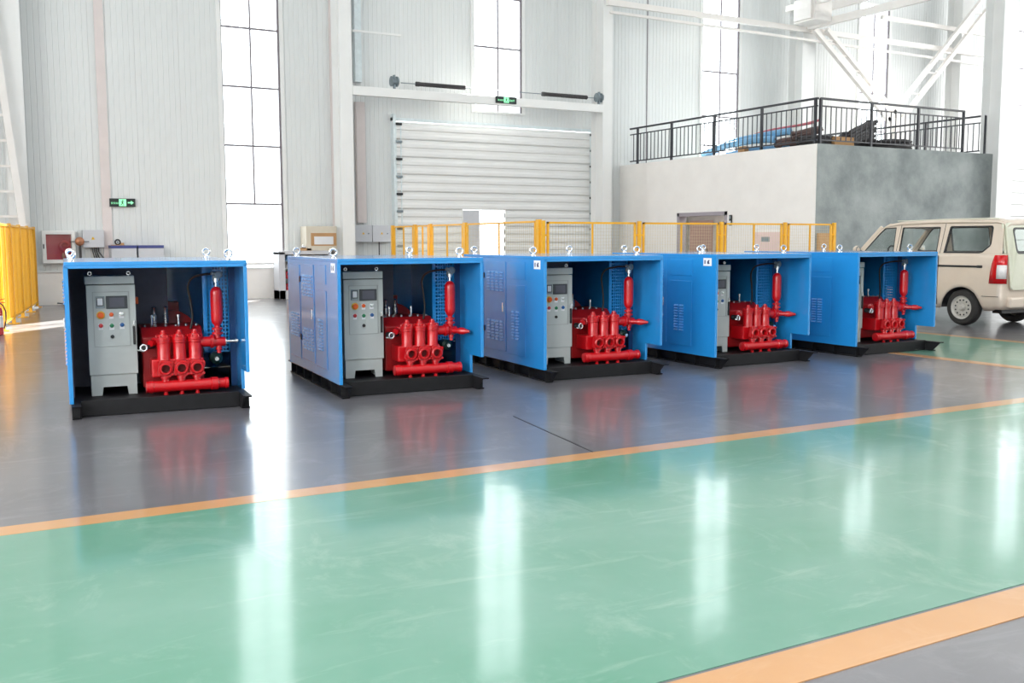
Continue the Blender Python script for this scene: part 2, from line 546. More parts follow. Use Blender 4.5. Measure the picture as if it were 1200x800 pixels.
for a, b, z in WIN:
    top = 9.5 if a == 27.69 else ZT
    fill(a, b, top, HC)

# other shell sides and roof
tag(B().box(X0 - 0.2, Y0, 0, X0, YW, HC).build('wall_left', M_WALL), 'plain white left wall of the hall, out of view', kind=S)
tag(B().box(X1, Y0, 0, X1 + 0.2, YW, HC).build('wall_right', M_WALL), 'plain white right wall of the hall, out of view', kind=S)
tag(B().box(X0, Y0 - 0.2, 0, X1, Y0, HC).build('wall_front', M_WALL), 'plain white wall behind the viewer', kind=S)
tag(B().box(X0, Y0, HC, X1, YW + 0.2, HC + 0.15).build('ceiling', M_CEIL), 'white sheet roof of the hall', kind=S)

# columns (H sections) : (x centre, flange width, y front, depth)
def column(xc, w, y0, d, label, m=M_WHITE):
    c = B()
    c.box(xc - w / 2, y0, 0, xc + w / 2, y0 + 0.02, HC).box(xc - w / 2, y0 + d - 0.02, 0, xc + w / 2, y0 + d, HC)
    c.box(xc - 0.012, y0 + 0.02, 0, xc + 0.012, y0 + d - 0.02, HC)
    o = c.build('column', m)
    tag(o, label, kind=S)
    B().box(xc - w / 2 - 0.08, y0 - 0.06, 0, xc + w / 2 + 0.08, y0 + d + 0.02, 0.03).build('base_plate', m, o)
    return o
column(1.28, 0.40, 24.0, 0.6, 'white steel column behind the left yellow fence')
column(8.70, 0.32, 24.0, 0.6, 'white steel column on the left side of the roller door')
column(16.51, 0.32, 24.0, 0.6, 'white steel column on the right side of the roller door')
column(24.3, 0.55, 24.0, 0.6, 'white steel column rising behind the corner of the railing')
column(32.0, 0.60, 24.0, 0.6, 'white steel column between right window and brace, far back')
column(24.02, 0.62, 16.72, 0.55, 'big near white column at the end of the concrete wall')
# flashings and downpipes on the wall
tag(B().box(3.06, YW - 0.05, PL, 3.26, YW, HC).build('trim_2', M_ROSE), 'pale rose vertical flashing beside the green exit sign', kind=S)
tag(B().box(8.62, YW - 0.05, PL, 8.86, YW, HC).build('trim_3', M_ROSE), 'pale rose vertical flashing left of the door column', kind=S)
tag(B().box(9.24, YW - 0.2, 5.5, 9.42, YW - 0.02, HC).build('trim_4', M_GALV), 'bright galvanised upright beside the door column, upper length', kind=S)
tag(B().box(9.26, YW - 0.16, 1.9, 9.50, YW - 0.02, 5.0).build('trim_5', M_ROSE), 'pale rose upright beside the door column, lower length', kind=S)
tag(B().box(16.86, YW - 0.12, PL, 16.92, YW, HC).build('trim_6', M_WHITE), 'thin white upright right of the roller door', kind=S)
tag(B().box(18.62, YW - 0.012, 3.65, 18.65, YW, HC).build('trim_7', M_FRAME), 'thin dark panel joint right of the door column', kind=S)
tag(B().bar((9.0, 24.3, 6.66), (10.3, 24.3, 6.66), 0.05).build('beam', M_WHITE), 'thin white rail high up left of the roller door', kind=S)

# girts and bracing on the right
def beam(p, q, w, h, label, m=M_TRUSS):
    return tag(B().bar(p, q, w, h).build('beam', m), label, kind=S)
beam((16.4, 23.9, 8.08), (33.4, 23.9, 8.02), 0.10, 0.16, 'long white upper beam crossing the windows on the right')
beam((16.4, 23.75, 7.78), (33.4, 23.75, 7.62), 0.07, 0.07, 'thin white pipe running under the long upper beam')
beam((27.7, 24.1, 8.86), (33.6, 24.1, 8.80), 0.10, 0.14, 'short white beam above the right-hand braces')
beam((24.1, 23.9, 8.15), (24.1, -6.0, 8.15), 0.12, 0.22, 'white beam running towards the viewer at upper right')
beam((24.6, 23.9, 8.75), (24.6, -6.0, 8.75), 0.14, 0.24, 'second white beam running towards the viewer, higher')
beam((23.2, 23.9, 8.6), (23.2, -6.0, 8.6), 0.10, 0.18, 'third white beam running towards the viewer, left of the others')
tag(B().box(23.1, 22.6, 8.05, 23.8, 23.5, 8.75).box(23.02, 22.7, 8.1, 23.1, 23.4, 8.7).build('beam_bracket', M_TRUSS, bevel=0.01), 'boxy white bracket where the beams meet at upper right', kind=S)
def brace(p, q, off, n, label):
    p, q, off = Vector(p), Vector(q), Vector(off)
    root = B().bar(p, q, 0.14, 0.14).build('lattice_brace', M_TRUSS)
    tag(root, label, kind=S)
    B().bar(p + off, q + off, 0.14, 0.14).build('chord', M_TRUSS, root)
    for k in range(n):
        t = (k + 0.7) / n
        a = p.lerp(q, t)
        B().bar(a, a + off, 0.05, 0.05).build('rung', M_TRUSS, root)
    return root
tag(B().box(28.0, 23.6, 4.5, 28.7, 23.8, 5.5).build('gusset', M_TRUSS, bevel=0.01), 'white gusset plate where the right-hand braces meet', kind=S)
brace((24.2, 23.7, 8.05), (28.3, 23.7, 5.0), (0.55, 0, 0.05), 7, 'pair of white brace tubes descending right from the railing-corner column')
brace((33.0, 23.7, 9.9), (28.3, 23.7, 5.4), (-0.62, 0, 0.0), 6, 'pair of white brace tubes descending left beside the big column')
brace((1.33, 23.7, 1.6), (0.60, 23.7, 10.0), (-0.5, 0, 0), 16, 'ladder-like white brace above the left yellow fence')

# ------------------------------------------------------------------ roller door
DY = 24.86
door = B().box(GX0 - 0.03, DY - 0.06, 0, GX0 + 0.05, YW + 0.08, 4.75).box(GX1 - 0.05, DY - 0.06, 0, GX1 + 0.03, YW + 0.08, 4.75).box(GX0 - 0.03, DY, 4.575, GX1 + 0.03, YW + 0.08, 4.66).build('door_1', M_GALV)
tag(door, 'white ribbed sectional roller door under the steel beam', kind=S)
PX0, PX1, PZ = 12.30, 13.62, 2.30     # wicket door opening in the roller door
SEC = 0.472
def section(x0, x1, z0, hgt):
    b = B()
    prof = [(0.0, 0.0), (-0.008, 0.0), (-0.03, 0.03), (-0.03, 0.10), (0.0, 0.16), (0.0, hgt * 0.5), (-0.03, hgt * 0.5 + 0.03), (-0.03, hgt * 0.5 + 0.10), (0.0, hgt * 0.5 + 0.16), (0.0, hgt - 0.012), (0.012, hgt - 0.006)]
    m = len(prof)
    vs = [(x0, DY + y, z0 + z) for y, z in prof] + [(x1, DY + y, z0 + z) for y, z in prof]
    vs += [(x0, DY + 0.05, z0), (x0, DY + 0.05, z0 + hgt), (x1, DY + 0.05, z0), (x1, DY + 0.05, z0 + hgt)]
    fs = [(k, k + 1, m + k + 1, m + k) for k in range(m - 1)] + [(2 * m, 2 * m + 1, 2 * m + 3, 2 * m + 2)]
    fs += [tuple(range(m)) + (2 * m + 1, 2 * m), tuple(range(m, 2 * m)) + (2 * m + 3, 2 * m + 2)]
    return b.add(vs, fs).build('door_section', M_WHITE, door)
nsec = 10
for k in range(nsec):
    z0 = 0.0 + k * (4.56 / nsec)
    hg = 4.56 / nsec
    if z0 + hg * 0.5 < PZ:
        section(GX0 + 0.03, PX0, z0, hg); section(PX1, GX1 - 0.03, z0, hg)
    else:
        section(GX0 + 0.03, GX1 - 0.03, z0, hg)
    for x, s in ((GX0 + 0.03, 1), (GX1 - 0.03, -1)):
        B().box(x, DY - 0.09, z0 + hg - 0.10, x + s * 0.17, DY - 0.03, z0 + hg - 0.045).build('roller_bracket', M_BLACK if k % 2 else M_STEEL, door)
        B().box(x + s * 0.14, DY - 0.04, z0, x + s * 0.17, DY - 0.031, z0 + hg).build('end_stile', M_GALV, door)
B().box(PX0, DY - 0.02, 0, PX0 + 0.52, DY + 0.04, PZ - 0.04).build('wicket_leaf', M_LILAC, door)
B().box(PX0 - 0.03, DY - 0.04, 0, PX0, DY + 0.05, PZ).box(PX1, DY - 0.04, 0, PX1 + 0.03, DY + 0.05, PZ).box(PX0, DY - 0.04, PZ - 0.03, PX1, DY + 0.05, PZ).build('wicket_frame', M_WHITE, door)
# shaft and springs
B().cyl((10.2, 24.1, 5.44), (16.4, 24.1, 5.44), 0.012, n=8).build('shaft', M_STEEL, door)
def spring(x0, x1, lab):
    b = B()
    n = 40
    b.cyl((x0, 24.1, 5.44), (x1, 24.1, 5.44), 0.045, n=12)
    for k in range(n):
        b.torus((x0 + (x1 - x0) * (k + 0.5) / n, 24.1, 5.44), (1, 0, 0), 0.047, 0.011, 12, 5)
    b.lathe([(0.03, 0), (0.062, 0.01), (0.062, 0.10), (0.03, 0.11)], (x0 - 0.11, 24.1, 5.44), (1, 0, 0), 12)
    return b.build('torsion_spring', M_CABLE, door)
spring(10.72, 12.03, ''); spring(14.50, 15.88, '')
for x in (10.02, 16.28):
    b = B().lathe([(0.02, -0.10), (0.13, -0.09), (0.13, -0.05), (0.09, -0.04), (0.09, 0.04), (0.13, 0.05), (0.13, 0.09), (0.02, 0.10)], (x, 24.1, 5.46), (1, 0, 0), 16)
    b.box(x - 0.02, 24.06, 5.26, x + 0.02, 24.14, 5.62)
    b.build('cable_drum', M_STEEL, door)
tag(B().box(8.86, 23.98, 5.04, 16.36, 24.14, 5.26).build('beam', M_WHITE, bevel=0.008), 'white steel beam carrying the springs over the roller door', kind=S)

# exit signs
def exit_sign(x0, x1, y, z0, z1, label, texts):
    w, h = x1 - x0, z1 - z0
    o = B().box(x0, y - 0.04, z0, x1, y, z1).build('exit_sign', M_SIGN, bevel=0.006)
    tag(o, label, 'sign')
    xm = (x0 + x1) / 2
    yy = y - 0.042
    bw = h * 0.42
    B().box(xm - bw, yy - 0.003, z0 + h * 0.08, xm + bw, yy, z1 - h * 0.08).build('lit_panel', M_SIGNLIT, o)
    man = B()
    P = lambda a, c: (xm + a * h, yy - 0.006, z0 + c * h)
    man.lathe([(0.001, 0), (0.07 * h, 0.001), (0.001, 0.002)], P(0.03, 0.78), (0, -1, 0), 10)
    for a, b2, wd in (((0.0, 0.68), (-0.05, 0.44), .13), ((-0.05, 0.44), (0.12, 0.30), .07), ((0.12, 0.30), (0.10, 0.14), .06), ((-0.05, 0.44), (-0.14, 0.26), .07), ((-0.14, 0.26), (-0.27, 0.22), .06), ((0.0, 0.66), (0.18, 0.55), .05), ((0.0, 0.66), (-0.17, 0.58), .05)):
        man.bar(P(*a), P(*b2), wd * h, 0.004, up=(0, 1, 0))
    man.build('running_figure', M_SIGN, o)
    for (kind, cx) in texts:
        if kind == 'arrow':
            a = B().bar((cx - 0.32 * h, yy, z0 + h * 0.5), (cx + 0.1 * h, yy, z0 + h * 0.5), 0.16 * h, 0.006, up=(0, 1, 0))
            a.plate([[(0.05 * h, -0.24 * h), (0.36 * h, 0), (0.05 * h, 0.24 * h)]], 0.006, lambda u, v, d: (cx + u, yy + 0.003 - d, z0 + h * 0.5 + v))
            a.build('arrow', M_SIGNLIT, o)
        else:
            t = text_mesh(kind, 0.42 * h if kind == 'EXIT' else 0.27 * h, lambda a, b2, d: (cx + a, yy - d, z0 + h * 0.42 + b2))
            t.build('lettering', M_SIGNLIT, o)
    return o
exit_sign(3.22, 3.79, YW - 0.05, 2.24, 2.43, 'dark green exit sign with arrow on the wall panels above cabinets', [('安全出口', 3.35), ('arrow', 3.68)])
exit_sign(12.87, 13.50, 23.98, 5.09, 5.27, 'dark green exit sign fixed to the beam over the roller door', [('安全出口', 13.02), ('EXIT', 13.36)])

# ------------------------------------------------------------------ office block on the right
BX, BY, BZ = 17.65, 17.09, 3.65
DW0, DW1, DWZ = 20.15, 22.20, 2.17
loop = [(BY + 0.012, 0), (DW0, 0), (DW0, DWZ), (DW1, DWZ), (DW1, 0), (YW - 0.02, 0), (YW - 0.02, BZ), (BY + 0.012, BZ)]
wl = B().plate([loop], 0.2, lambda a, b, d: (BX + d, a, b)).build('wall_partition_left', M_PLINTH)
tag(wl, 'white plastered side wall of the office block', kind=S)
tag(B().box(BX + 0.012, BY, 0, 24.3, BY + 0.2, BZ).build('wall_partition_front', M_CONC), 'grey concrete front wall of the office block', kind=S)
tag(B().box(BX + 0.2, BY + 0.2, BZ - 0.15, 24.3, YW - 0.06, BZ).build('floor_mezzanine', M_CONC), 'concrete roof deck of the office block', kind=S)
tag(B().box(24.1, BY + 0.2, 0, 24.3, YW - 0.06, BZ).build('wall_partition_right', M_PLINTH), 'hidden right wall of the office block', kind=S)
tag(B().box(BX + 2.6, BY + 0.2, 0, BX + 2.7, YW - 0.06, BZ - 0.15).build('wall_partition_inner', M_PLINTH), 'pale wall seen through the office doorway', kind=S)
fr = B().box(BX - 0.02, DW0 - 0.0, 0, BX + 0.22, DW0 + 0.09, DWZ).box(BX - 0.02, DW1 - 0.09, 0, BX + 0.22, DW1, DWZ).box(BX - 0.02, DW0, DWZ - 0.1, BX + 0.22, DW1, DWZ)
d2 = tag(fr.build('door_2', M_DOORFRAME), 'open brown doorway in the white office block wall', kind=S)
B().box(BX + 0.12, 20.9, 0.02, BX + 0.17, 21.80, DWZ - 0.22).build('door_leaf', M_WOODDOOR, d2, bevel=0.006)
B().box(BX + 0.15, 20.26, 0.02, BX + 0.9, 20.31, DWZ - 0.12).build('door_leaf', M_WOODDOOR, d2, bevel=0.006)
B().cyl((BX + 0.08, 20.98, 1.02), (BX + 0.08, 21.12, 1.02), 0.012, n=8).build('door_handle', M_BLACK, d2)
B().bar((BX + 0.1, 21.15, 1.25), (BX + 0.1, 20.92, 1.02), 0.02).build('door_closer', M_BLACK, d2)
ic = tag(B().box(BX - 0.04, 19.95, 1.80, BX, 20.04, 2.07).build('wall_intercom', M_BLACK, bevel=0.008), 'small black wall box beside the office doorway', 'intercom')
B().box(BX - 0.048, 19.965, 1.97, BX - 0.04, 20.025, 2.04).build('speaker_panel', M_STEEL, ic)
B().box(BX - 0.048, 19.965, 1.85, BX - 0.04, 20.025, 1.92).build('key_panel', M_PAPER, ic)
nb = tag(B().box(BX - 0.03, 18.12, 0.9, BX, 19.08, 1.62).build('notice_board', M_NOTICE, bevel=0.004), 'pale pink notice board on white wall behind the mesh fence', 'notice board')
B().box(BX - 0.036, 18.55, 1.38, BX - 0.03, 18.84, 1.50).build('sign_plate', M_STEEL, nb)
tag(B().box(17.70, BY - 0.06, 0, 18.20, BY - 0.01, 1.58).box(17.74, BY - 0.065, 0.1, 18.16, BY - 0.06, 1.5).build('wooden_board', M_CARD, bevel=0.004), 'brown board leaning against the concrete wall beyond the fence', 'board')

# railing
def railing(runs, label):
    root = empty('railing', (BX, BY, BZ), 0, label, 'railing')
    o = Vector((BX, BY, BZ))
    pm, bl = {}, None
    for p, q, ts, hgt in runs:
        p, q = Vector(p) - o, Vector(q) - o
        up = Vector((0, 0, 1))
        B().bar(p + up * hgt, q + up * hgt, 0.06, 0.045).build('top_rail', M_RAIL, root)
        B().bar(p + up * (hgt - 0.17), q + up * (hgt - 0.17), 0.03, 0.03).build('mid_rail', M_RAIL, root)
        B().bar(p + up * 0.10, q + up * 0.10, 0.03, 0.03).build('bottom_rail', M_RAIL, root)
        for t in ts:
            a = p.lerp(q, t)
            if hgt not in pm:
                pm[hgt] = B().box(-0.028, -0.028, 0, 0.028, 0.028, hgt).build('post', M_RAIL, root, loc=a).data
            else:
                link('post', pm[hgt], root, loc=a)
        L = (q - p).length
        n = int(L / 0.165)
        for k in range(1, n):
            a = p.lerp(q, k / n)
            if bl is None:
                bl = B().box(-0.009, -0.009, 0.10, 0.009, 0.009, hgt - 0.17).build('baluster', M_RAIL, root, loc=a).data
            else:
                link('baluster', bl, root, loc=a)
    return root
railing([((17.75, 17.2, BZ), (17.75, 24.6, BZ), [0.01, 0.25, 0.49, 0.735, 0.95], 1.05)], 'dark grey railing along the white side of the office block')
railing([((17.84, 17.2, BZ), (22.95, 17.2, BZ), [0, 0.333, 0.66, 0.995], 1.05)], 'dark grey railing along the concrete front of the office block')
railing([((23.86, 17.25, BZ), (23.86, 24.6, BZ), [0.0, 0.25, 0.5, 0.75, 1.0], 1.0)], 'dark grey railing on the far right edge of the office block')

# hoses and cables on the deck
def wob(p, q, n, amp, sag=0.0, seed=0):
    r = random.Random(seed)
    p, q = Vector(p), Vector(q)
    a1, a2 = r.uniform(0, 6), r.uniform(0, 6)
    out = []
    for k in range(n):
        t = k / (n - 1)
        v = p.lerp(q, t)
        v += Vector((amp * math.sin(t * 7 + a1), 0, amp * 0.25 * (1 + math.sin(t * 9 + a2)) + sag * math.sin(PI * t)))
        out.append(v)
    return out
Z = BZ
def hose(name, pts, r, m, label, cat='hose', group=None):
    return tag(B().tube(pts, r, 8).build(name, m), label, cat, group)
hose('rubber_hose', wob((18.25, 21.9, Z + 0.10), (18.2, 18.6, Z + 0.42), 18, 0.06, 0.10, 1), 0.09, M_HOSEBLUE, 'thick pale blue hose lying on top along the white-side railing', 'hose')
hose('rubber_hose', wob((18.05, 21.6, Z + 0.09), (18.05, 18.9, Z + 0.24), 18, 0.05, 0.12, 2), 0.085, M_HOSEBLUE, 'thick pale blue hose lying beneath the topmost one, nearest the railing', 'hose')
hose('rubber_hose', wob((18.5, 21.2, Z + 0.08), (18.45, 18.9, Z + 0.10), 18, 0.04, 0.0, 3), 0.08, M_HOSEBLUE, 'short blue hose lying flat on the deck under the pile', 'hose')
for k in range(3):
    hose('thin_hose', wob((18.42 + 0.09 * k, 21.5 - 0.2 * k, Z + 0.25 + 0.02 * k), (18.35 + 0.1 * k, 17.9, Z + 0.58 + 0.03 * k), 22, 0.06, 0.10, 10 + k), 0.028, M_HOSERED,
         ['thin faded red hose over the blue hoses, nearest the edge', 'thin faded red hose over the blue hoses, in the middle', 'thin faded red hose over the blue hoses, farthest from edge'][k], 'hose')
def coil(c, R, turns, r, m, label, tilt=(0, 0, 1), seed=0):
    rr = random.Random(seed)
    ax = Vector(tilt).normalized()
    u = ax.cross(Vector((0.3, 1, 0.1))).normalized(); w = ax.cross(u)
    pts = []
    for k in range(turns * 20 + 1):
        t = 2 * PI * k / 20
        lay = (k / 20)
        Rk = R * (1 + 0.10 * math.sin(lay * 2.3 + seed)) - 0.02 * (lay % 2)
        pts.append(Vector(c) + u * (Rk * math.cos(t)) + w * (Rk * math.sin(t)) + ax * (r * 0.9 * lay + 0.01 * rr.random()))
    return tag(B().tube(pts, r, 6).build('cable_coil', m), label, 'cable coil')
coil((18.45, 17.95, Z + 0.03), 0.40, 9, 0.028, M_CABLE, 'dark cable coil lying at the railing corner', seed=1)
coil((18.42, 18.75, Z + 0.06), 0.36, 8, 0.026, M_CABLEBR, 'brown-grey cable coil beside the ends of the blue hoses', (0.1, 0.1, 1), seed=2)
coil((18.55, 18.3, Z + 0.32), 0.36, 7, 0.026, M_CABLEBR, 'reddish-brown cable coil heaped on the two corner coils', (-0.2, 0.1, 1), seed=3)
coil((21.15, 18.0, Z + 0.04), 0.50, 9, 0.03, M_CABLE, 'dark cable coil at the right end of the front pile', seed=4)
coil((20.75, 18.75, Z + 0.16), 0.46, 11, 0.03, M_CABLE, 'dark cable coil tilted behind the right-end coil', (0.2, -0.15, 1), seed=5)
coil((19.6, 19.0, Z + 0.04), 0.42, 9, 0.03, M_CABLE, 'dark cable coil lying behind the slanting black hose bundle', (0, 0, 1), seed=6)
for k in range(24):
    r = random.Random(50 + k)
    row, c = divmod(k, 6)
    x0 = 19.28 + 0.115 * c + 0.05 * row
    lab = 'black hose length in the slanting bundle beside the brown cardboard box'
    hose('hose_length', [(x0 - 0.2 + r.uniform(-.1, .1), 17.60 + 0.09 * c, Z + 0.06 + 0.11 * row), (x0 + 0.3, 17.72 + 0.09 * c, Z + 0.22 + 0.11 * row), (x0 + 0.85 + r.uniform(-.2, .15), 17.8 + 0.09 * c, Z + 0.42 + 0.10 * row)], 0.05, M_CABLE, lab, 'hose', 'black hose lengths in a slanting bundle')
cb = tag(B().box(18.6, 17.45, Z, 19.25, 17.85, Z + 0.24).build('cardboard_box', M_CARD, bevel=0.006), 'brown cardboard box between the coils and black hose bundle', 'box')
B().box(18.6, 17.63, Z + 0.24, 19.25, 17.67, Z + 0.243).build('box_seam', M_CABLEBR, cb)
tag(B().box(18.1, 20.05, Z + 0.02, 18.25, 20.3, Z + 0.2).build('cardboard_carton', M_CARD, bevel=0.006), 'small tan carton tucked among the blue hoses', 'box')

# second roller door at far right
rd = tag(B().box(34.6, YW - 0.16, 0, 34.7, YW - 0.0, 4.9).box(40.0, YW - 0.16, 0, 40.1, YW, 4.9).build('door_3', M_WHITE), 'white ribbed roller door behind the big right-hand column', kind=S)
for k in range(10):
    B().box(34.7, YW - 0.10, k * 0.46, 40.0, YW - 0.04, k * 0.46 + 0.445).build('door_section', M_WHITE, rd, bevel=0.02)

# ------------------------------------------------------------------ yellow mesh fences
def fence(pts, posts, label, height, mids=(), post_w=0.06, pitch=0.058, zlow=0.12, wire=None):
    wire = wire or M_WIRE
    """pts: two ends; posts: list of distances along the run; panels sit between posts"""
    p, q = Vector(pts[0] + (0,)), Vector(pts[1] + (0,))
    L = (q - p).length
    d = (q - p) / L
    rz = math.atan2(d.y, d.x)
    root = empty('mesh_fence', p, rz, label, 'fence')
    for x in posts:
        B().box(x - post_w / 2, -0.03, 0, x + post_w / 2, 0.03, height + 0.02).build('post', M_YEL, root)
        B().box(x - 0.09, -0.09, 0, x + 0.09, 0.09, 0.012).build('foot_plate', M_YEL, root)
    for a, b in zip(posts[:-1], posts[1:]):
        x0, x1 = a + post_w / 2 + 0.05, b - post_w / 2 - 0.05
        if x1 - x0 < 0.25: continue
        w = 0.035
        f = B().box(x0, -0.018, zlow, x0 + w, 0.018, height).box(x1 - w, -0.018, zlow, x1, 0.018, height)
        f.box(x0, -0.018, height - w, x1, 0.018, height).box(x0, -0.018, zlow, x1, 0.018, zlow + w)
        f.box((x0 + x1) / 2 - 0.012, -0.015, zlow, (x0 + x1) / 2 + 0.012, 0.015, height)
        fo = f.build('panel_frame', M_YEL, root)
        for z in (height - 0.25, 0.45):
            B().box(a, -0.012, z, x0, 0.012, z + 0.03).build('clip', M_YEL, fo)
            B().box(x1, -0.012, z, b, 0.012, z + 0.03).build('clip', M_YEL, fo)
        wm = B()
        n = max(2, int((x1 - x0) / pitch))
        t = 0.0015 if wire is M_WIRE else 0.0023
        for k in range(1, n):
            x = x0 + (x1 - x0) * k / n
            wm.box(x - t, -t, zlow, x + t, t, height)
        m = int((height - zlow) / pitch)
        for k in range(1, m):
            z = zlow + (height - zlow) * k / m
            wm.box(x0, t, z - t, x1, 3 * t, z + t)
        o = wm.build('wire_mesh', wire, root)
        o['kind'] = 'stuff'
    return root
fence(((8.98, 15.0), (16.1, 15.0)), [0.0, 2.06, 4.02, 5.68, 7.06], 'yellow wire mesh fence standing behind the three right-hand units', 1.76)
fence(((8.98, 15.15), (9.35, 22.9)), [0.0, 3.2, 5.1, 6.05, 7.55], 'yellow wire mesh fence receding towards the roller door', 1.78, post_w=0.12)
fence(((0.42, 16.6), (1.62, 24.7)), [0.0, 1.55, 3.1, 4.65, 6.2, 7.75], 'yellow wire mesh fence receding at the far left', 1.74, post_w=0.07, pitch=0.05, zlow=0.10, wire=M_YEL)

# ------------------------------------------------------------------ pump units
W, D, HT, ZB, ZE, YM = 1.443, 2.04, 1.281, 0.124, 0.309, 0.284
u0 = empty('pump_unit', (0, 0, 0), 0, 'x', 'pump unit', 'row of blue canopied pump units')
# skid
for x in (0.013, W - 0.083):
    r = B()
    side = 1 if x < 0.5 else -1
    xo, xi = (x, x + 0.07) if side == 1 else (x + 0.07, x)
    def tipbox(xa, xb, za, zb):
        ya = -0.026 - 0.132 * za / ZB; yb = -0.026 - 0.132 * zb / ZB
        r.add([(xa, ya, za), (xb, ya, za), (xb, D + 0.15 - 0.1 * (1 - za / ZB), za), (xa, D + 0.15 - 0.1 * (1 - za / ZB), za),
               (xa, yb, zb), (xb, yb, zb), (xb, D + 0.15 - 0.1 * (1 - zb / ZB), zb), (xa, D + 0.15 - 0.1 * (1 - zb / ZB), zb)],
              [(3, 2, 1, 0), (4, 5, 6, 7), (0, 1, 5, 4), (1, 2, 6, 5), (2, 3, 7, 6), (3, 0, 4, 7)])
    tipbox(xo, xi, 0, 0.012); tipbox(xo, xi, ZB - 0.012, ZB); tipbox(xi - side * 0.012, xi, 0.012, ZB - 0.012)
    ro = r.build('skid_runner', M_SKID, u0)
    for y in (0.0, 0.36, 0.72, 1.08, 1.44, 1.78, 2.03):
        B().box(xo, y, 0.012, xi - side * 0.012, y + 0.012, ZB - 0.012).build('stiffener', M_SKID, ro)
B().box(0.083, 0.07, 0.004, W - 0.083, 0.13, 0.135).build('cross_beam', M_SKID, u0, bevel=0.004)
B().box(0.083, D - 0.10, 0.004, W - 0.083, D - 0.04, 0.12).build('cross_beam', M_SKID, u0, bevel=0.004)
B().box(0.083, 0.13, 0.108, W - 0.083, D - 0.10, 0.122).build('deck_plate', M_SKID, u0)
# canopy
t = 0.03
sp = B().box(0, 0, ZB, t, D, HT - t).build('side_panel', M_BLUE, u0, bevel=0.003)
def groove_panel(y0, y1, z0, z1, name='access_door'):
    b = B().box(-0.006, y0, z0, 0.0, y1, z1)
    return b.build(name, M_BLUE, sp, bevel=0.003)
def louvers(par, y0, y1, cols, z0, z1, x=-0.006, n=None):
    b = B()
    n = n or int((z1 - z0) / 0.031)
    cw = (y1 - y0) / cols
    for c in range(cols):
        ya, yb = y0 + c * cw + cw * 0.12, y0 + (c + 1) * cw - cw * 0.12
        for k in range(n):
            z = z0 + (z1 - z0) * k / n
            b.add([(x, ya, z), (x, yb, z), (x, yb, z + 0.021), (x, ya, z + 0.021), (x - 0.013, ya + 0.003, z + 0.003), (x - 0.013, yb - 0.003, z + 0.003)],
                  [(0, 1, 5, 4), (4, 5, 2, 3), (0, 4, 3), (1, 2, 5)])
    o = b.build('louvers', M_BLUE, par)
    o['kind'] = 'stuff'
    return o
d_main = groove_panel(0.885, 1.435, 0.228, 1.21)
louvers(d_main, 0.93, 1.37, 4, 0.885, 1.115); louvers(d_main, 0.93, 1.37, 4, 0.34, 0.575)
h = B().box(-0.020, 0.93, 0.665, -0.006, 0.95, 0.765).build('door_handle', M_CHROME, d_main, bevel=0.003)
for z in (1.02, 0.42):
    B().box(-0.018, 1.425, z, -0.006, 1.445, z + 0.06).build('hinge', M_BLACK, d_main)
groove_panel(0.415, 0.82, 1.03, 1.215, 'upper_hatch')
d_low = groove_panel(0.415, 0.82, 0.215, 0.97, 'lower_hatch')
louvers(d_low, 0.545, 0.745, 2, 0.385, 0.70)
d_rear = groove_panel(1.47, 1.97, 0.215, 1.20, 'rear_door')
louvers(d_rear, 1.53, 1.90, 4, 0.44, 0.70)
B().box(-0.004, 0.0, ZB, 0.0, 0.388, HT - 0.03).build('front_strip', M_BLUE, sp, bevel=0.002)
# right side panel with open louvre slots
rp = B()
xa, xb = W - t, W
sy0, sy1, sz0, sz1 = 0.66, 0.78, 0.40, 0.80
rp.plate([[(0, ZE), (YM, ZE), (YM, ZB), (D, ZB), (D, HT - t), (0, HT - t)], [(sy0, sz0), (sy1, sz0), (sy1, sz1), (sy0, sz1)]], t, lambda a, b, d: (xa + d, a, b))
rpo = rp.build('side_panel', M_BLUE, u0, bevel=0.003)
for k in range(11):
    z = sz0 + (sz1 - sz0) * (k + 0.2) / 11
    B().box(xa, sy0, z, xb + 0.004, sy1, z + 0.022).build('louver_slat', M_BLUE, rpo)
B().box(xa - 0.05, YM + 0.25, ZB, xa, YM + 0.28, HT - t).build('inner_post', M_NAVY, rpo)
B().box(0, 0, HT - t, W, D, HT).box(0, 0, HT - 0.055, W, 0.03, HT - t).build('roof_panel', M_BLUE, u0, bevel=0.004)
B().box(0, D - t, ZB, W, D, HT - t).build('back_panel', M_BLUE, u0)
B().box(t, 1.06, 0.122, 0.88, 1.08, HT - t).build('bulkhead', M_DARKIN, u0)
B().box(t + 0.001, 0.36, 0.122, t + 0.012, 1.06, HT - t - 0.001).build('side_liner', M_DARKIN, u0)
# perforated guard
pf = B()
gx0, gx1, gz0, gz1, gy = 1.14, W - t - 0.005, 0.44, HT - t, 0.60
pf.box(gx0, gy, gz0, gx0 + 0.035, gy + 0.012, gz1).box(gx1 - 0.05, gy, gz0, gx1, gy + 0.012, gz1)
n = 7
for k in range(1, n):
    x = gx0 + 0.035 + (gx1 - gx0 - 0.085) * k / n
    pf.box(x - 0.006, gy, gz0, x + 0.006, gy + 0.006, gz1)
for k in range(24):
    z = gz0 + (gz1 - gz0) * k / 23.0
    pf.box(gx0 + 0.03, gy + 0.0005, z - 0.006, gx1 - 0.045, gy + 0.0065, z + 0.006)
B.build(pf, 'perforated_guard', M_BLUE, u0)
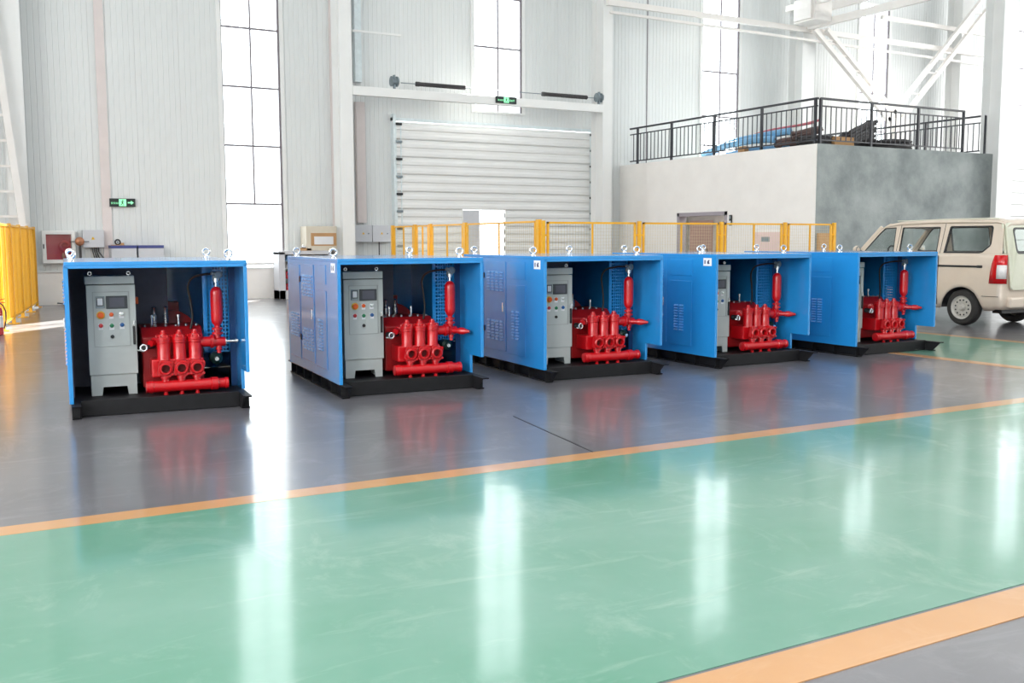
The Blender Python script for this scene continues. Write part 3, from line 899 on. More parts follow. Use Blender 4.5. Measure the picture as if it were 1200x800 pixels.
# lifting eyes on the roof
def eye(x, y):
    e = B().torus((x, y, HT + 0.058), (0.35, 1, 0), 0.032, 0.010, 20, 8)
    e.lathe([(0.030, 0), (0.030, 0.010), (0.014, 0.014), (0.012, 0.030)], (x, y, HT), (0, 0, 1), 14)
    e.build('lifting_eye', M_CHROME, u0)
for x, y in ((0.06, 0.36), (0.06, 1.86), (W - 0.10, 0.36), (W - 0.10, 1.86)): eye(x, y)
# control cabinet
cx0, cx1, cy0, cy1 = 0.165, 0.548, 0.405, 0.72
base = [[(cx0 + 0.01, 0.122), (cx0 + 0.095, 0.122), (cx0 + 0.105, 0.195), (cx1 - 0.085, 0.195), (cx1 - 0.075, 0.122), (cx1 - 0.005, 0.122), (cx1 - 0.005, 0.30), (cx0 + 0.01, 0.30)]]
cab = B().box(cx0 + 0.005, cy0 + 0.02, 0.30, cx1 - 0.005, cy1, 1.075).build('control_cabinet', M_CAB, u0, bevel=0.004)
pb = B().plate(base, 0.015, lambda a, b, d: (a, cy0 + 0.012 + d, b))
pb.box(cx0 + 0.01, cy0 + 0.027, 0.122, cx0 + 0.03, cy1, 0.30).box(cx1 - 0.03, cy0 + 0.027, 0.122, cx1 - 0.005, cy1, 0.30)
pb.build('cabinet_plinth', M_CAB, cab)
B().box(cx0 - 0.008, cy0 - 0.012, 1.082, cx1 + 0.004, cy1 + 0.01, 1.15).build('cabinet_lid', M_CAB, cab, bevel=0.004)
B().box(cx0, cy0, 0.302, cx1 + 0.008, cy0 + 0.019, 1.074).build('cabinet_door', M_CAB, cab, bevel=0.004)
pl = B()
for a in ((0.212, 0.545, 0.506, 0.551), (0.212, 1.012, 0.506, 1.018), (0.212, 0.545, 0.218, 1.018), (0.497, 0.545, 0.508, 1.018)):
    pl.box(a[0], cy0 - 0.004, a[1], a[2], cy0, a[3])
pl.build('panel_border', M_CABIN, cab)
B().box(0.318, cy0 - 0.010, 0.870, 0.490, cy0, 0.980).build('screen', M_SCREEN, cab, bevel=0.003)
B().box(0.345, cy0 - 0.0115, 0.886, 0.465, cy0 - 0.010, 0.965).build('display_glass', M_SCREENIN, cab)
B().box(0.234, cy0 - 0.010, 0.876, 0.308, cy0, 0.978).build('meter', M_STEEL, cab, bevel=0.004)
B().box(0.243, cy0 - 0.013, 0.895, 0.299, cy0 - 0.010, 0.968).build('meter_bezel', M_BLACK, cab)
B().box(0.250, cy0 - 0.0145, 0.903, 0.292, cy0 - 0.013, 0.962).build('meter_face', M_PAPER, cab)
def button(x, z, m, big=False):
    if big:
        B().lathe([(0.034, 0), (0.034, 0.004)], (x, cy0 - 0.004, z), (0, -1, 0), 18).build('button_ring', M_YELBTN, cab)
        B().lathe([(0.016, 0), (0.016, 0.012), (0.026, 0.014), (0.024, 0.026), (0.001, 0.028)], (x, cy0 - 0.004, z), (0, -1, 0), 18).build('stop_button', m, cab)
    else:
        B().box(x - 0.019, cy0 - 0.004, z - 0.030, x + 0.019, cy0, z + 0.022).build('button_label', M_PAPER, cab)
        B().lathe([(0.018, 0), (0.018, 0.008), (0.013, 0.010), (0.013, 0.016), (0.001, 0.017)], (x, cy0 - 0.004, z + 0.006), (0, -1, 0), 14).build('button', m, cab)
button(0.272, 0.818, M_ORANGE, True); button(0.357, 0.815, M_ORANGE); button(0.438, 0.818, M_CHROME)
button(0.270, 0.722, M_BTNRED); button(0.357, 0.720, M_BTNGRN); button(0.440, 0.724, M_BTNBLU)
B().lathe([(0.016, 0), (0.014, 0.012), (0.006, 0.013), (0.006, 0.024)], (0.359, cy0, 0.630), (0, -1, 0), 14).build('key_switch', M_BLACK, cab)
B().box(0.524, cy0 - 0.016, 0.555, 0.545, cy0, 0.715).build('cabinet_handle', M_BLACK, cab, bevel=0.004)
B().box(0.527, cy0 - 0.018, 0.715, 0.543, cy0, 0.765).build('handle_plate', M_CHROME, cab, bevel=0.003)
for x in (0.20, 0.51):
    B().torus((x, 0.46, 1.172), (0, 1, 0), 0.014, 0.005, 14, 6).cyl((x, 0.46, 1.15), (x, 0.46, 1.16), 0.008, n=8).build('cabinet_eye', M_CHROME, cab)
# pump
px = (0.765, 0.897, 1.028)
pump = B().box(0.66, 0.28, 0.27, 1.095, 0.50, 0.425).build('pump', M_RED, u0, bevel=0.012)
cc = B()
cc.add([(0.60, 0.50, 0.16), (1.12, 0.50, 0.16), (1.12, 1.02, 0.16), (0.60, 1.02, 0.16), (0.60, 0.50, 0.60), (1.12, 0.50, 0.60), (1.12, 0.60, 0.685), (0.60, 0.60, 0.685), (1.12, 1.02, 0.685), (0.60, 1.02, 0.685)],
       [(0, 1, 2, 3), (0, 1, 5, 4), (4, 5, 6, 7), (7, 6, 8, 9), (3, 2, 8, 9), (0, 4, 7, 9, 3), (1, 5, 6, 8, 2)])
co = cc.build('crankcase', M_REDDK, pump, bevel=0.012)
for x in (0.70, 0.93):
    B().cyl((x, 0.66, 0.685), (x, 0.66, 0.775), 0.009, n=8).lathe([(0.014, 0), (0.014, 0.02)], (x, 0.66, 0.765), (0, 0, 1), 8).build('lever_rod', M_CHROME, pump)
for k in range(6):
    B().cyl((0.64 + 0.088 * k, 0.63, 0.683), (0.64 + 0.088 * k, 0.63, 0.700), 0.011, n=6, smooth=False).build('bolt', M_STEEL, pump)
def fl(x):
    ca, sa = math.cos(math.radians(-11)), math.sin(math.radians(-11))
    return [(x + ca * a - sa * b, 0.353 + sa * a + ca * b) for a, b in rrect(-0.060, -0.068, 0.060, 0.068, 0.02)]
for i, x in enumerate(px):
    B().plate([fl(x), circ(x, 0.353, 0.036)], 0.035, lambda a, b, d: (a, 0.195 + d, b)).build('flange', M_RED, pump, bevel=0.004)
    B().lathe([(0.036, 0), (0.056, 0.002), (0.056, 0.014), (0.048, 0.022), (0.036, 0.022)], (x, 0.195, 0.353), (0, -1, 0), 20, closed=True).build('flange_ring', M_RED, pump)
    B().lathe([(0.001, 0), (0.037, 0.001)], (x, 0.229, 0.353), (0, -1, 0), 16).build('bore', M_BORE, pump)
    bo = B()
    for a, c in ((-0.052, -0.05), (0.052, -0.05), (-0.052, 0.05), (0.052, 0.05)):
        bo.cyl((x + a, 0.196, 0.353 + c), (x + a, 0.178, 0.353 + c), 0.011, n=6, smooth=False)
    bo.build('flange_bolts', M_RED, pump)['kind'] = 'stuff'
    B().lathe([(0.060, 0), (0.060, 0.012), (0.055, 0.02), (0.055, 0.15), (0.062, 0.155), (0.062, 0.175)], (x, 0.320, 0.415), (0, 0, 1), 20).build('valve_chamber', M_RED, pump)
    B().lathe([(0.066, 0), (0.066, 0.024), (0.048, 0.026), (0.046, 0.048), (0.028, 0.050), (0.028, 0.066), (0.020, 0.068), (0.018, 0.084)], (x, 0.320, 0.592), (0, 0, 1), 18).build('valve_cap', M_RED, pump)
    bb = B()
    for k in range(6):
        tt = 2 * PI * k / 6
        bb.cyl((x + 0.057 * math.cos(tt), 0.320 + 0.057 * math.sin(tt), 0.614), (x + 0.057 * math.cos(tt), 0.320 + 0.057 * math.sin(tt), 0.634), 0.009, n=6, smooth=False)
    bb.build('cap_bolts', M_RED, pump)['kind'] = 'stuff'
    B().lathe([(0.040, 0), (0.040, 0.02), (0.032, 0.024), (0.032, 0.09)], (x, 0.235, 0.285), (0, 0, -1), 16).build('suction_stub', M_RED, pump)
    B().lathe([(0.016, 0), (0.016, 0.02), (0.020, 0.021), (0.020, 0.034), (0.008, 0.04)], (x, 0.235, 0.152), (0, 0, -1), 8).build('drain_plug', M_RED, pump)
B().lathe([(0.030, 0), (0.050, 0.004), (0.050, 0.03), (0.054, 0.031), (0.054, 0.06), (0.050, 0.065), (0.050, 0.54), (0.058, 0.545), (0.058, 0.60), (0.044, 0.605), (0.044, 0.66), (0.05, 0.665), (0.05, 0.69), (0.034, 0.692)], (0.60, 0.235, 0.197), (1, 0, 0), 20).build('suction_manifold', M_RED, pump)
B().lathe([(0.045, 0), (0.045, 0.13), (0.06, 0.132), (0.06, 0.158)], (1.03, 0.335, 0.560), (1, 0, 0), 16).build('discharge_pipe', M_RED, pump)
tee = B().lathe([(0.038, 0), (0.042, 0.02), (0.042, 0.10), (0.038, 0.12)], (1.17, 0.335, 0.555), (1, 0, 0), 16)
tee.lathe([(0.03, 0), (0.03, 0.045), (0.048, 0.048), (0.048, 0.066), (0.030, 0.068), (0.030, 0.085), (0.046, 0.087), (0.046, 0.105), (0.024, 0.11), (0.024, 0.16)], (1.225, 0.335, 0.575), (0, 0, 1), 16)
tee.lathe([(0.026, 0), (0.026, 0.05), (0.018, 0.055), (0.018, 0.08)], (1.235, 0.335, 0.535), (0, 0, -1), 12)
tee.build('tee_valve', M_RED, pump)
B().lathe([(0.040, 0), (0.040, 0.025), (0.026, 0.03), (0.026, 0.10), (0.034, 0.105), (0.034, 0.15), (0.016, 0.20), (0.012, 0.22)], (1.22, 0.32, 0.556), (0.62, -0.78, -0.02), 14).build('outlet_nozzle', M_RED, pump)
B().lathe([(0.03, 0), (0.055, 0.01), (0.055, 0.10), (0.03, 0.12)], (1.22, 0.52, 0.40), (0, -1, 0), 16).cyl((1.22, 0.41, 0.40), (1.22, 0.37, 0.40), 0.022, n=10).build('relief_valve', M_VALVEGRN, pump)
B().cyl((1.215, 0.372, 0.40), (1.215, 0.350, 0.40), 0.018, n=10).build('relief_cap', M_CHROME, pump)
# accumulator
acc = B().lathe([(0.020, 0), (0.024, 0.012), (0.040, 0.03), (0.050, 0.055), (0.052, 0.08), (0.052, 0.29), (0.050, 0.315), (0.040, 0.338), (0.022, 0.352), (0.014, 0.357)], (1.225, 0.335, 0.688), (0, 0, 1), 22).build('accumulator', M_RED, u0)
B().lathe([(0.013, 0), (0.013, 0.04), (0.024, 0.042), (0.024, 0.075), (0.012, 0.077)], (1.225, 0.335, 1.042), (0, 0, 1), 12).build('charging_neck', M_CHROME, acc)
g = B().lathe([(0.030, -0.02), (0.034, -0.016), (0.034, 0.010), (0.026, 0.012), (0.026, 0.006), (0.001, 0.006)], (1.245, 0.325, 1.150), (0.35, -1, 0.05), 18)
g.box(1.20, 0.32, 1.10, 1.25, 0.36, 1.14)
g.cyl((1.235, 0.34, 1.155), (1.185, 0.33, 1.165), 0.016, n=10)
g.build('pressure_gauge', M_STEEL, acc)
hp = [(1.20, 0.36, 1.155), (1.14, 0.45, 1.15), (1.05, 0.52, 1.12), (1.01, 0.55, 1.04), (1.03, 0.56, 0.90), (1.04, 0.56, 0.76), (1.02, 0.55, 0.66)]
sm = []
for i in range(len(hp) - 1):
    p0, p1, p2, p3 = [Vector(hp[max(0, min(len(hp) - 1, i + k))]) for k in (-1, 0, 1, 2)]
    for k in range(5):
        s_ = k / 5
        sm.append(0.5 * ((2 * p1) + (p2 - p0) * s_ + (2 * p0 - 5 * p1 + 4 * p2 - p3) * s_ ** 2 + (3 * p1 - p0 - 3 * p2 + p3) * s_ ** 3))
sm.append(Vector(hp[-1]))
B().tube(sm, 0.010, 8).build('gauge_hose', M_RUBBER, u0)
# side ball valve by the cabinet
sv = B().torus((0.60, 0.30, 0.530), (0.2, -1, 0.1), 0.026, 0.009, 18, 8).build('ball_valve', M_CHROME, u0)
B().cyl((0.60, 0.31, 0.530), (0.60, 0.40, 0.530), 0.030, n=14).cyl((0.60, 0.36, 0.53), (0.70, 0.40, 0.53), 0.02, n=10).build('valve_body', M_BLACK, sv)
B().bar((0.585, 0.30, 0.512), (0.545, 0.29, 0.515), 0.012).build('valve_lever', M_CHROME, sv)
B().lathe([(0.030, 0), (0.030, 0.05), (0.042, 0.052), (0.042, 0.07)], (0.66, 0.36, 0.56), (0.6, 0.6, 0.1), 14).build('inlet_elbow', M_RED, pump)
# motor and filters at the back
mo = B().lathe([(0.20, 0), (0.27, 0.02), (0.27, 0.48), (0.20, 0.52), (0.20, 0.56)], (0.90, 1.16, 0.52), (0, 1, 0), 28)
mo.box(0.70, 1.22, 0.122, 1.10, 1.60, 0.28).box(0.80, 1.30, 0.76, 1.00, 1.50, 0.86)
mo.build('electric_motor', M_REDDK, u0)
for x in (0.74, 0.84):
    f_ = B()
    f_.lathe([(0.026, 0), (0.026, 0.07), (0.016, 0.075), (0.016, 0.14), (0.022, 0.15), (0.001, 0.165)], (x, 0.90, 0.69), (0, 0, 1), 12)
    for k in range(7):
        f_.torus((x, 0.90, 0.70 + 0.012 * k), (0, 0, 1), 0.026, 0.003, 12, 5)
    f_.build('breather', M_CHROME, u0)

UNITS = [
    (0.764 + 0.003, 8.719 + 0.06, -5.0, 'blue pump unit standing alone before the leftmost tall window, open front squarely in view'),
    (3.04, 8.709, -4.0, 'second blue pump unit from the left, louvered left side and whole grey cabinet showing'),
    (5.196, 8.655, -2.9, 'middle one of the five blue pump units, cabinet partly hidden behind its sticker-bearing side'),
    (7.408, 8.622, -0.38, 'second blue pump unit from the right, between the middle unit and the van-side unit'),
    (9.643, 8.62, -0.4, 'rightmost blue pump unit, standing directly in front of the beige van'),
]
units = []
for i, (x, y, a, lab) in enumerate(UNITS):
    o = u0 if i == 0 else copy_tree(u0)
    o.location = (x, y, 0); o.rotation_euler = (0, 0, math.radians(a)); o['label'] = lab
    units.append(o)
# differences between the units
def find(o, name):
    for c in kids(o):
        if c.name.split('.')[0] == name: return c
        r = find(c, name)
        if r: return r
noz = find(units[0], 'outlet_nozzle')
noz_mesh = B().lathe([(0.036, 0), (0.036, 0.03), (0.014, 0.035), (0.014, 0.10), (0.020, 0.105), (0.020, 0.13), (0.010, 0.135)], (1.27, 0.335, 0.556), (1, -0.1, 0.02), 14).build('outlet_nozzle', M_CHROME, find(units[0], 'pump'))
bpy.data.objects.remove(noz)
noz_mesh.name = 'outlet_nozzle'
noz_mesh['label'] = 'silver outlet fitting'
al = B().box(0.552, 0.50, 0.90, 0.585, 0.54, 0.96).build('indicator_lamp', M_ORANGE, find(units[0], 'control_cabinet'), bevel=0.005)
al['label'] = 'orange lamp box on cabinet side'
st0 = None
for u in units[1:4]:
    if st0 is None:
        st = B().box(-0.0065, 0.075, 1.150, -0.004, 0.215, 1.238).build('sticker', M_PAPER, u)
        mk = B().box(-0.0075, 0.178, 1.172, -0.0065, 0.196, 1.215)
        mk.plate([[(0.145, 1.172), (0.105, 1.172), (0.118, 1.196), (0.108, 1.217), (0.126, 1.217), (0.148, 1.196)]], 0.001, lambda a, b, d: (-0.0065 - d, a, b))
        mk = mk.build('emblem', M_INK, st)
        st0 = (st.data, mk.data)
    else:
        st = link('sticker', st0[0], u)
        link('emblem', st0[1], st)
    st['label'] = 'white square sticker with dark emblem'

# ------------------------------------------------------------------ van
VX, VY = 14.65, 10.10
VW = 1.55
van = empty('van', (VX, VY, 0), 0, 'beige passenger van parked beside the concrete wall', 'van')
# plan path around the body at belt height, starting front-left going to the rear, round, and back
def plan(n_side=46):
    pts = []
    L0, L1 = 0.18, 3.55
    for k in range(n_side):
        pts.append((0.0, L1 + (L0 - L1) * k / (n_side - 1), -1, 0))
    for k in range(1, 7):
        a = PI / 2 * k / 7
        pts.append((0.15 - 0.15 * math.cos(a), 0.18 - 0.15 * math.sin(a), -math.cos(a), -math.sin(a)))
    for k in range(9):
        x = 0.15 + (VW - 0.30) * k / 8
        pts.append((x, 0.03 - 0.03 * math.sin(PI * k / 8), 0, -1))
    m = [(VW - x, y, -nx, ny) for x, y, nx, ny in pts[:n_side + 6]][::-1]
    pts += m
    fr_ = []
    for k in range(1, 8):
        a = PI * k / 8
        fr_.append((VW / 2 + VW / 2 * math.cos(a), 3.55 + 0.34 * math.sin(a) ** 0.7, math.cos(a), math.sin(a)))
    return pts + fr_
PP = plan()
AR = [(0.81, 0.375), (3.22, 0.375)]
def zlow(x, y):
    z = 0.27
    if y < 0.2: z = 0.30
    if x < 0.12 or x > VW - 0.12:
        for c, r in AR:
            dd = abs(y - c)
            if dd < r: z = max(z, 0.29 + math.sqrt(r * r - dd * dd) * 0.95)
    return z
body = B()
nz = 12
vs = []
for x, y, nx, ny in PP:
    zl = zlow(x, y)
    top = 1.20 if y < 2.95 else 1.20 - (y - 2.95) * 0.28
    for k in range(nz):
        z = zl + (top - zl) * k / (nz - 1)
        ins = 0.035 * max(0, (z - 0.85) / 0.35) ** 2 + 0.05 * max(0, (0.5 - z) / 0.23) ** 2
        if 0.44 < z < 0.52: ins -= 0.008
        vs.append((x - nx * ins, y - ny * ins, z))
fs = []
n = len(PP)
for i in range(n):
    j = (i + 1) % n
    for k in range(nz - 1):
        fs.append((i * nz + k, j * nz + k, j * nz + k + 1, i * nz + k + 1))
body.add(vs, fs, True)
bo = body.build('body', M_BEIGE, van)
sd = bo.modifiers.new('solid', 'SOLIDIFY'); sd.thickness = 0.02; sd.offset = -1
# hood
hd = B()
hv, hf = [], []
for i in range(7):
    y = 2.95 + 0.13 * i
    for k in range(9):
        x = 0.04 + (VW - 0.08) * k / 8
        hv.append((x, y if i < 6 else y - 0.15 * abs(k - 4) / 4, 1.19 - (y - 2.95) * 0.26 + 0.03 * math.sin(PI * k / 8)))
for i in range(6):
    for k in range(8): hf.append((i * 9 + k, i * 9 + k + 1, (i + 1) * 9 + k + 1, (i + 1) * 9 + k))
hd.add(hv, hf, True).build('hood', M_BEIGE, van)
# greenhouse sides
def gx(z): return 0.035 + 0.10 * (z - 1.2) / 0.5
side_loop = [(0.12, 1.19), (3.02, 1.19), (2.60, 1.62), (2.42, 1.715), (0.20, 1.735), (0.16, 1.70)]
w1 = [(2.90, 1.215), (2.60, 1.55), (2.50, 1.635), (2.26, 1.645), (2.24, 1.215)]
w2 = rrect(1.335, 1.21, 2.12, 1.645, 0.02)
w3 = [(1.20, 1.205), (0.52, 1.205), (0.46, 1.22), (0.345, 1.32), (0.33, 1.36), (0.335, 1.62), (0.36, 1.655), (1.13, 1.655), (1.15, 1.64)]
def inset(l, d):
    cx = sum(p[0] for p in l) / len(l); cy = sum(p[1] for p in l) / len(l)
    w = max(p[0] for p in l) - min(p[0] for p in l); hh = max(p[1] for p in l) - min(p[1] for p in l)
    return [(cx + (p[0] - cx) * (1 - 2 * d / w), cy + (p[1] - cy) * (1 - 2 * d / hh)) for p in l]
for s in (0, 1):
    fx = (lambda a, b, d: (gx(b) + d, a, b)) if s == 0 else (lambda a, b, d: (VW - gx(b) - d, a, b))
    B().plate([side_loop, w1, w2, w3], 0.03, fx).build('cabin_side', M_BEIGE, van, bevel=0.004)
    for wl_ in (w1, w2, w3):
        gasket = B().plate([wl_, inset(wl_, 0.022 if wl_ is w3 else 0.012)], 0.03, (lambda a, b, d: (gx(b) - 0.004 + d, a, b)) if s == 0 else (lambda a, b, d: (VW - gx(b) + 0.004 - d, a, b)))
        go = gasket.build('window_seal', M_TRIM, van)
        B().plate([inset(wl_, 0.010)], 0.005, (lambda a, b, d: (gx(b) + 0.008 + d, a, b)) if s == 0 else (lambda a, b, d: (VW - gx(b) - 0.008 - d, a, b))).build('side_window', M_CARGLASS, go)
# roof
rf, rv = [], []
stn = [(0.09, 1.66, .02), (0.14, 1.725, .04), (0.28, 1.755, 0.045), (0.9, 1.765, .05), (1.6, 1.765, .05), (2.2, 1.745, .05), (2.45, 1.71, .045), (2.62, 1.64, .03)]
for y, z, c in stn:
    for k in range(13):
        a = k / 12
        x = 0.115 + (VW - 0.23) * a
        e = min(a, 1 - a)
        rv.append((x, y, z - 0.035 * max(0, 1 - e / 0.12) ** 2 + c * math.sin(PI * a) * 0.7))
m_ = len(stn)
for i in range(m_ - 1):
    for k in range(12): rf.append((i * 13 + k, i * 13 + k + 1, (i + 1) * 13 + k + 1, (i + 1) * 13 + k))
ro = B().add(rv, rf, True).build('roof', M_BEIGE, van)
sd = ro.modifiers.new('solid', 'SOLIDIFY'); sd.thickness = 0.03; sd.offset = -1
for x in (0.20, VW - 0.20):
    B().bar((x, 0.3, 1.772), (x, 2.3, 1.762), 0.02, 0.012).build('roof_strip', M_BEIGE2, van)
# rear door
def rear(a, b, d): return (a, -0.012 + 0.15 * max(0, (b - 1.0) / 0.7) ** 1.3 + d, b)
rl = rrect(0.10, 0.62, VW - 0.10, 1.70, 0.07)
rw = rrect(0.24, 1.20, VW - 0.24, 1.62, 0.07)
B().plate([rl, rw], 0.03, lambda a, b, d: (rear(a, b, 0)[0], rear(a, b, 0)[1] - 0.025 + d, b)).build('tailgate', M_BEIGE2, van, bevel=0.006)
rs = B().plate([rw, inset(rw, 0.03)], 0.02, lambda a, b, d: (a, rear(a, b, 0)[1] - 0.03 + d, b)).build('rear_window_seal', M_TRIM, van)
B().plate([inset(rw, 0.015)], 0.005, lambda a, b, d: (a, rear(a, b, 0)[1] - 0.015 + d, b)).build('rear_window', M_CARGLASS, rs)
B().box(0.60, -0.055, 0.86, 0.95, -0.02, 0.91).build('tailgate_handle', M_TRIM, van, bevel=0.008)
for x0, x1 in ((0.115, 0.20), (VW - 0.20, VW - 0.115)):
    B().bar(((x0 + x1) / 2, 0.12, 1.19), ((x0 + x1) / 2, 0.185, 1.70), x1 - x0, 0.05, up=(0, 1, 0)).build('rear_pillar', M_BEIGE2, van, bevel=0.02)
# rear lamps wrapping the corner
def lamp(sx):
    f = (lambda x: x) if sx == 0 else (lambda x: VW - x)
    b = B()
    sec = []
    zs = [0.72, 0.90, 1.05, 1.18]
    ye = [0.29, 0.275, 0.245, 0.20]
    vs_, fs_ = [], []
    for z, y1 in zip(zs, ye):
        ring = [(-0.010, y1), (-0.008, 0.19), (0.006, 0.115), (0.035, 0.062), (0.07, 0.030)]
        for x, y in ring: vs_.append((f(x), y, z))
    for i in range(3):
        for k in range(4): fs_.append((i * 5 + k, i * 5 + k + 1, (i + 1) * 5 + k + 1, (i + 1) * 5 + k))
    o = b.add(vs_, fs_, True).build('tail_lamp', M_TAIL, van)
    md = o.modifiers.new('solid', 'SOLIDIFY'); md.thickness = 0.015; md.offset = 0
    c = B()
    vs_ = []
    for z, s_ in ((0.80, 0.0), (0.93, 0.0), (1.02, 0.01)):
        for x, y in ((-0.006 + s_, 0.17), (0.006, 0.115), (0.032, 0.065), (0.062, 0.035)): vs_.append((f(x - 0.010), y - 0.012, z))
    fs_ = [(i * 4 + k, i * 4 + k + 1, (i + 1) * 4 + k + 1, (i + 1) * 4 + k) for i in range(2) for k in range(3)]
    l = c.add(vs_, fs_, True).build('reversing_lens', M_LENS, o)
    md = l.modifiers.new('solid', 'SOLIDIFY'); md.thickness = 0.01; md.offset = 0
lamp(0); lamp(1)
# side rail, door seams
B().box(-0.012, 0.46, 0.972, 0.012, 1.9, 1.005).build('sliding_rail', M_TRIM, van, bevel=0.006)
B().box(-0.018, 0.43, 0.968, 0.010, 0.52, 1.010).build('rail_end', M_TRIM, van, bevel=0.006)
for y in (1.27, 2.18):
    B().box(-0.0035, y - 0.004, 0.33, 0.01, y + 0.004, 1.16).build('door_seam', M_TRIM, van)
    B().bar((gx(1.2) - 0.002, y, 1.2), (gx(1.70) - 0.002, y - 0.03, 1.70), 0.006, 0.006).build('door_seam', M_TRIM, van)
B().box(-0.006, 0.12, 0.505, 0.004, 0.42, 0.513).build('bumper_seam', M_TRIM, van)
bp_ = B()
bp_.box(0.10, -0.045, 0.33, VW - 0.10, 0.05, 0.50)
bp_.build('bumper', M_BEIGE, van, bevel=0.03)
B().box(0.42, -0.055, 0.40, 1.13, -0.04, 0.49).build('plate_recess', M_BEIGE2, van, bevel=0.006)
# floor, interior
B().box(0.29, 0.1, 0.30, VW - 0.29, 3.6, 0.36).box(0.30, 0.25, 0.22, VW - 0.30, 0.42, 0.30).build('underbody', M_TRIM, van)
for y, nm in ((1.05, 'rear_seat'), (2.0, 'front_seat')):
    for x in ((0.16, 0.76), (0.82, 1.40)):
        B().box(x[0], y, 0.36, x[1], y + 0.45, 0.66).add([(x[0], y - 0.08, 0.66), (x[1], y - 0.08, 0.66), (x[1], y + 0.06, 0.66), (x[0], y + 0.06, 0.66), (x[0], y - 0.18, 1.22), (x[1], y - 0.18, 1.22), (x[1], y - 0.10, 1.22), (x[0], y - 0.10, 1.22)],
            [(0, 1, 5, 4), (1, 2, 6, 5), (2, 3, 7, 6), (3, 0, 4, 7), (4, 5, 6, 7)]).build(nm, M_CARIN, van, bevel=0.02)
B().box(0.08, 2.62, 0.80, VW - 0.08, 2.98, 1.17).build('dashboard', M_TRIM, van, bevel=0.04)
B().torus((0.42, 2.52, 1.16), (0, -1, 0.45), 0.17, 0.016, 24, 8).bar((0.27, 2.52, 1.16), (0.57, 2.52, 1.16), 0.03).bar((0.42, 2.52, 1.16), (0.42, 2.64, 1.08), 0.05).build('steering_wheel', M_BLACK, van)
# windscreen
B().add([(0.06, 3.02, 1.19), (VW - 0.06, 3.02, 1.19), (VW - 0.15, 2.60, 1.645), (0.15, 2.60, 1.645)], [(0, 1, 2, 3)]).build('windscreen', M_CARGLASS, van)
for x0, x1 in ((0.05, 0.13), (VW - 0.05, VW - 0.13)):
    B().bar((x0, 3.02, 1.19), (x1, 2.58, 1.66), 0.05, 0.06).build('pillar', M_BEIGE, van, bevel=0.01)
for s, x in ((-1, -0.02), (1, VW + 0.02)):
    mi = B().lathe([(0.02, -0.03), (0.07, -0.02), (0.075, 0.02), (0.05, 0.06), (0.01, 0.07)], (x + s * 0.09, 2.93, 1.25), (0, 1, 0), 18)
    mi = mi.build('mirror', M_BEIGE, van)
    B().bar((x + s * 0.0, 2.92, 1.22), (x + s * 0.09, 2.93, 1.23), 0.04, 0.03).build('mirror_stalk', M_TRIM, mi)
    B().lathe([(0.001, 0), (0.062, 0.001)], (x + s * 0.09, 2.905, 1.25), (0, -1, 0), 18).build('mirror_glass', M_CHROME, mi)
# wheels
def wheel(x, y, s):
    w = B().lathe([(0.195, -0.09), (0.265, -0.085), (0.295, -0.055), (0.30, -0.03), (0.30, 0.03), (0.295, 0.055), (0.265, 0.085), (0.195, 0.09), (0.19, 0.05), (0.19, -0.05)], (x, y, 0.30), (s, 0, 0), 36, closed=True).build('wheel', M_TYRE, van)
    rim = B()
    xo = x + s * 0.055
    rim.lathe([(0.001, 0), (0.075, 0.004), (0.09, 0.010), (0.150, 0.008), (0.166, 0.0)], (xo, y, 0.30), (s, 0, 0), 36)
    vh = B()
    for k in range(12):
        a = 2 * PI * (k + .37) / 12
        vh.lathe([(0.016, 0), (0.015, 0.004), (0.001, 0.0042)], (xo + s * 0.006, y + 0.125 * math.cos(a), 0.30 + 0.125 * math.sin(a)), (s, 0, 0), 10)
    rim.lathe([(0.164, 0.055), (0.172, 0.06), (0.188, 0.085), (0.196, 0.088), (0.196, 0.078), (0.188, 0.04), (0.164, 0.045)], (x, y, 0.30), (s, 0, 0), 36, closed=True)
    rim = rim.build('rim', M_HUB, w)
    vh.build('vent_holes', M_BLACK, w)['kind'] = 'stuff'
    B().lathe([(0.062, 0), (0.060, 0.012), (0.040, 0.02), (0.036, 0.035), (0.001, 0.038)], (xo + s * 0.008, y, 0.30), (s, 0, 0), 18).build('hub_cap', M_HUB, w)
    B().lathe([(0.001, 0), (0.172, 0.001)], (x + s * 0.03, y, 0.30), (s, 0, 0), 24).build('brake_disc', M_BLACK, w)
for y in (0.81, 3.22):
    wheel(0.115, y, -1); wheel(VW - 0.115, y, 1)
    for s in (0, 1):
        ar = []
        a0 = 14
        for k in range(15):
            tt = PI * k / 14
            ar.append((y + 0.37 * math.cos(tt), 0.29 + 0.35 * math.sin(tt)))
        B().plate([ar], 0.02, (lambda a, b, d: (0.26 + d, a, b)) if s == 0 else (lambda a, b, d: (VW - 0.26 - d, a, b))).build('wheel_well', M_TRIM, van)
        b = B()
        v_, f_2 = [], []
        for (a, c) in ar:
            for xx in (0.012, 0.28): v_.append(((xx if s == 0 else VW - xx), a, c))
        f_2 = [(2 * k, 2 * k + 1, 2 * k + 3, 2 * k + 2) for k in range(14)]
        b.add(v_, f_2, True).build('wheel_arch', M_TRIM, van)

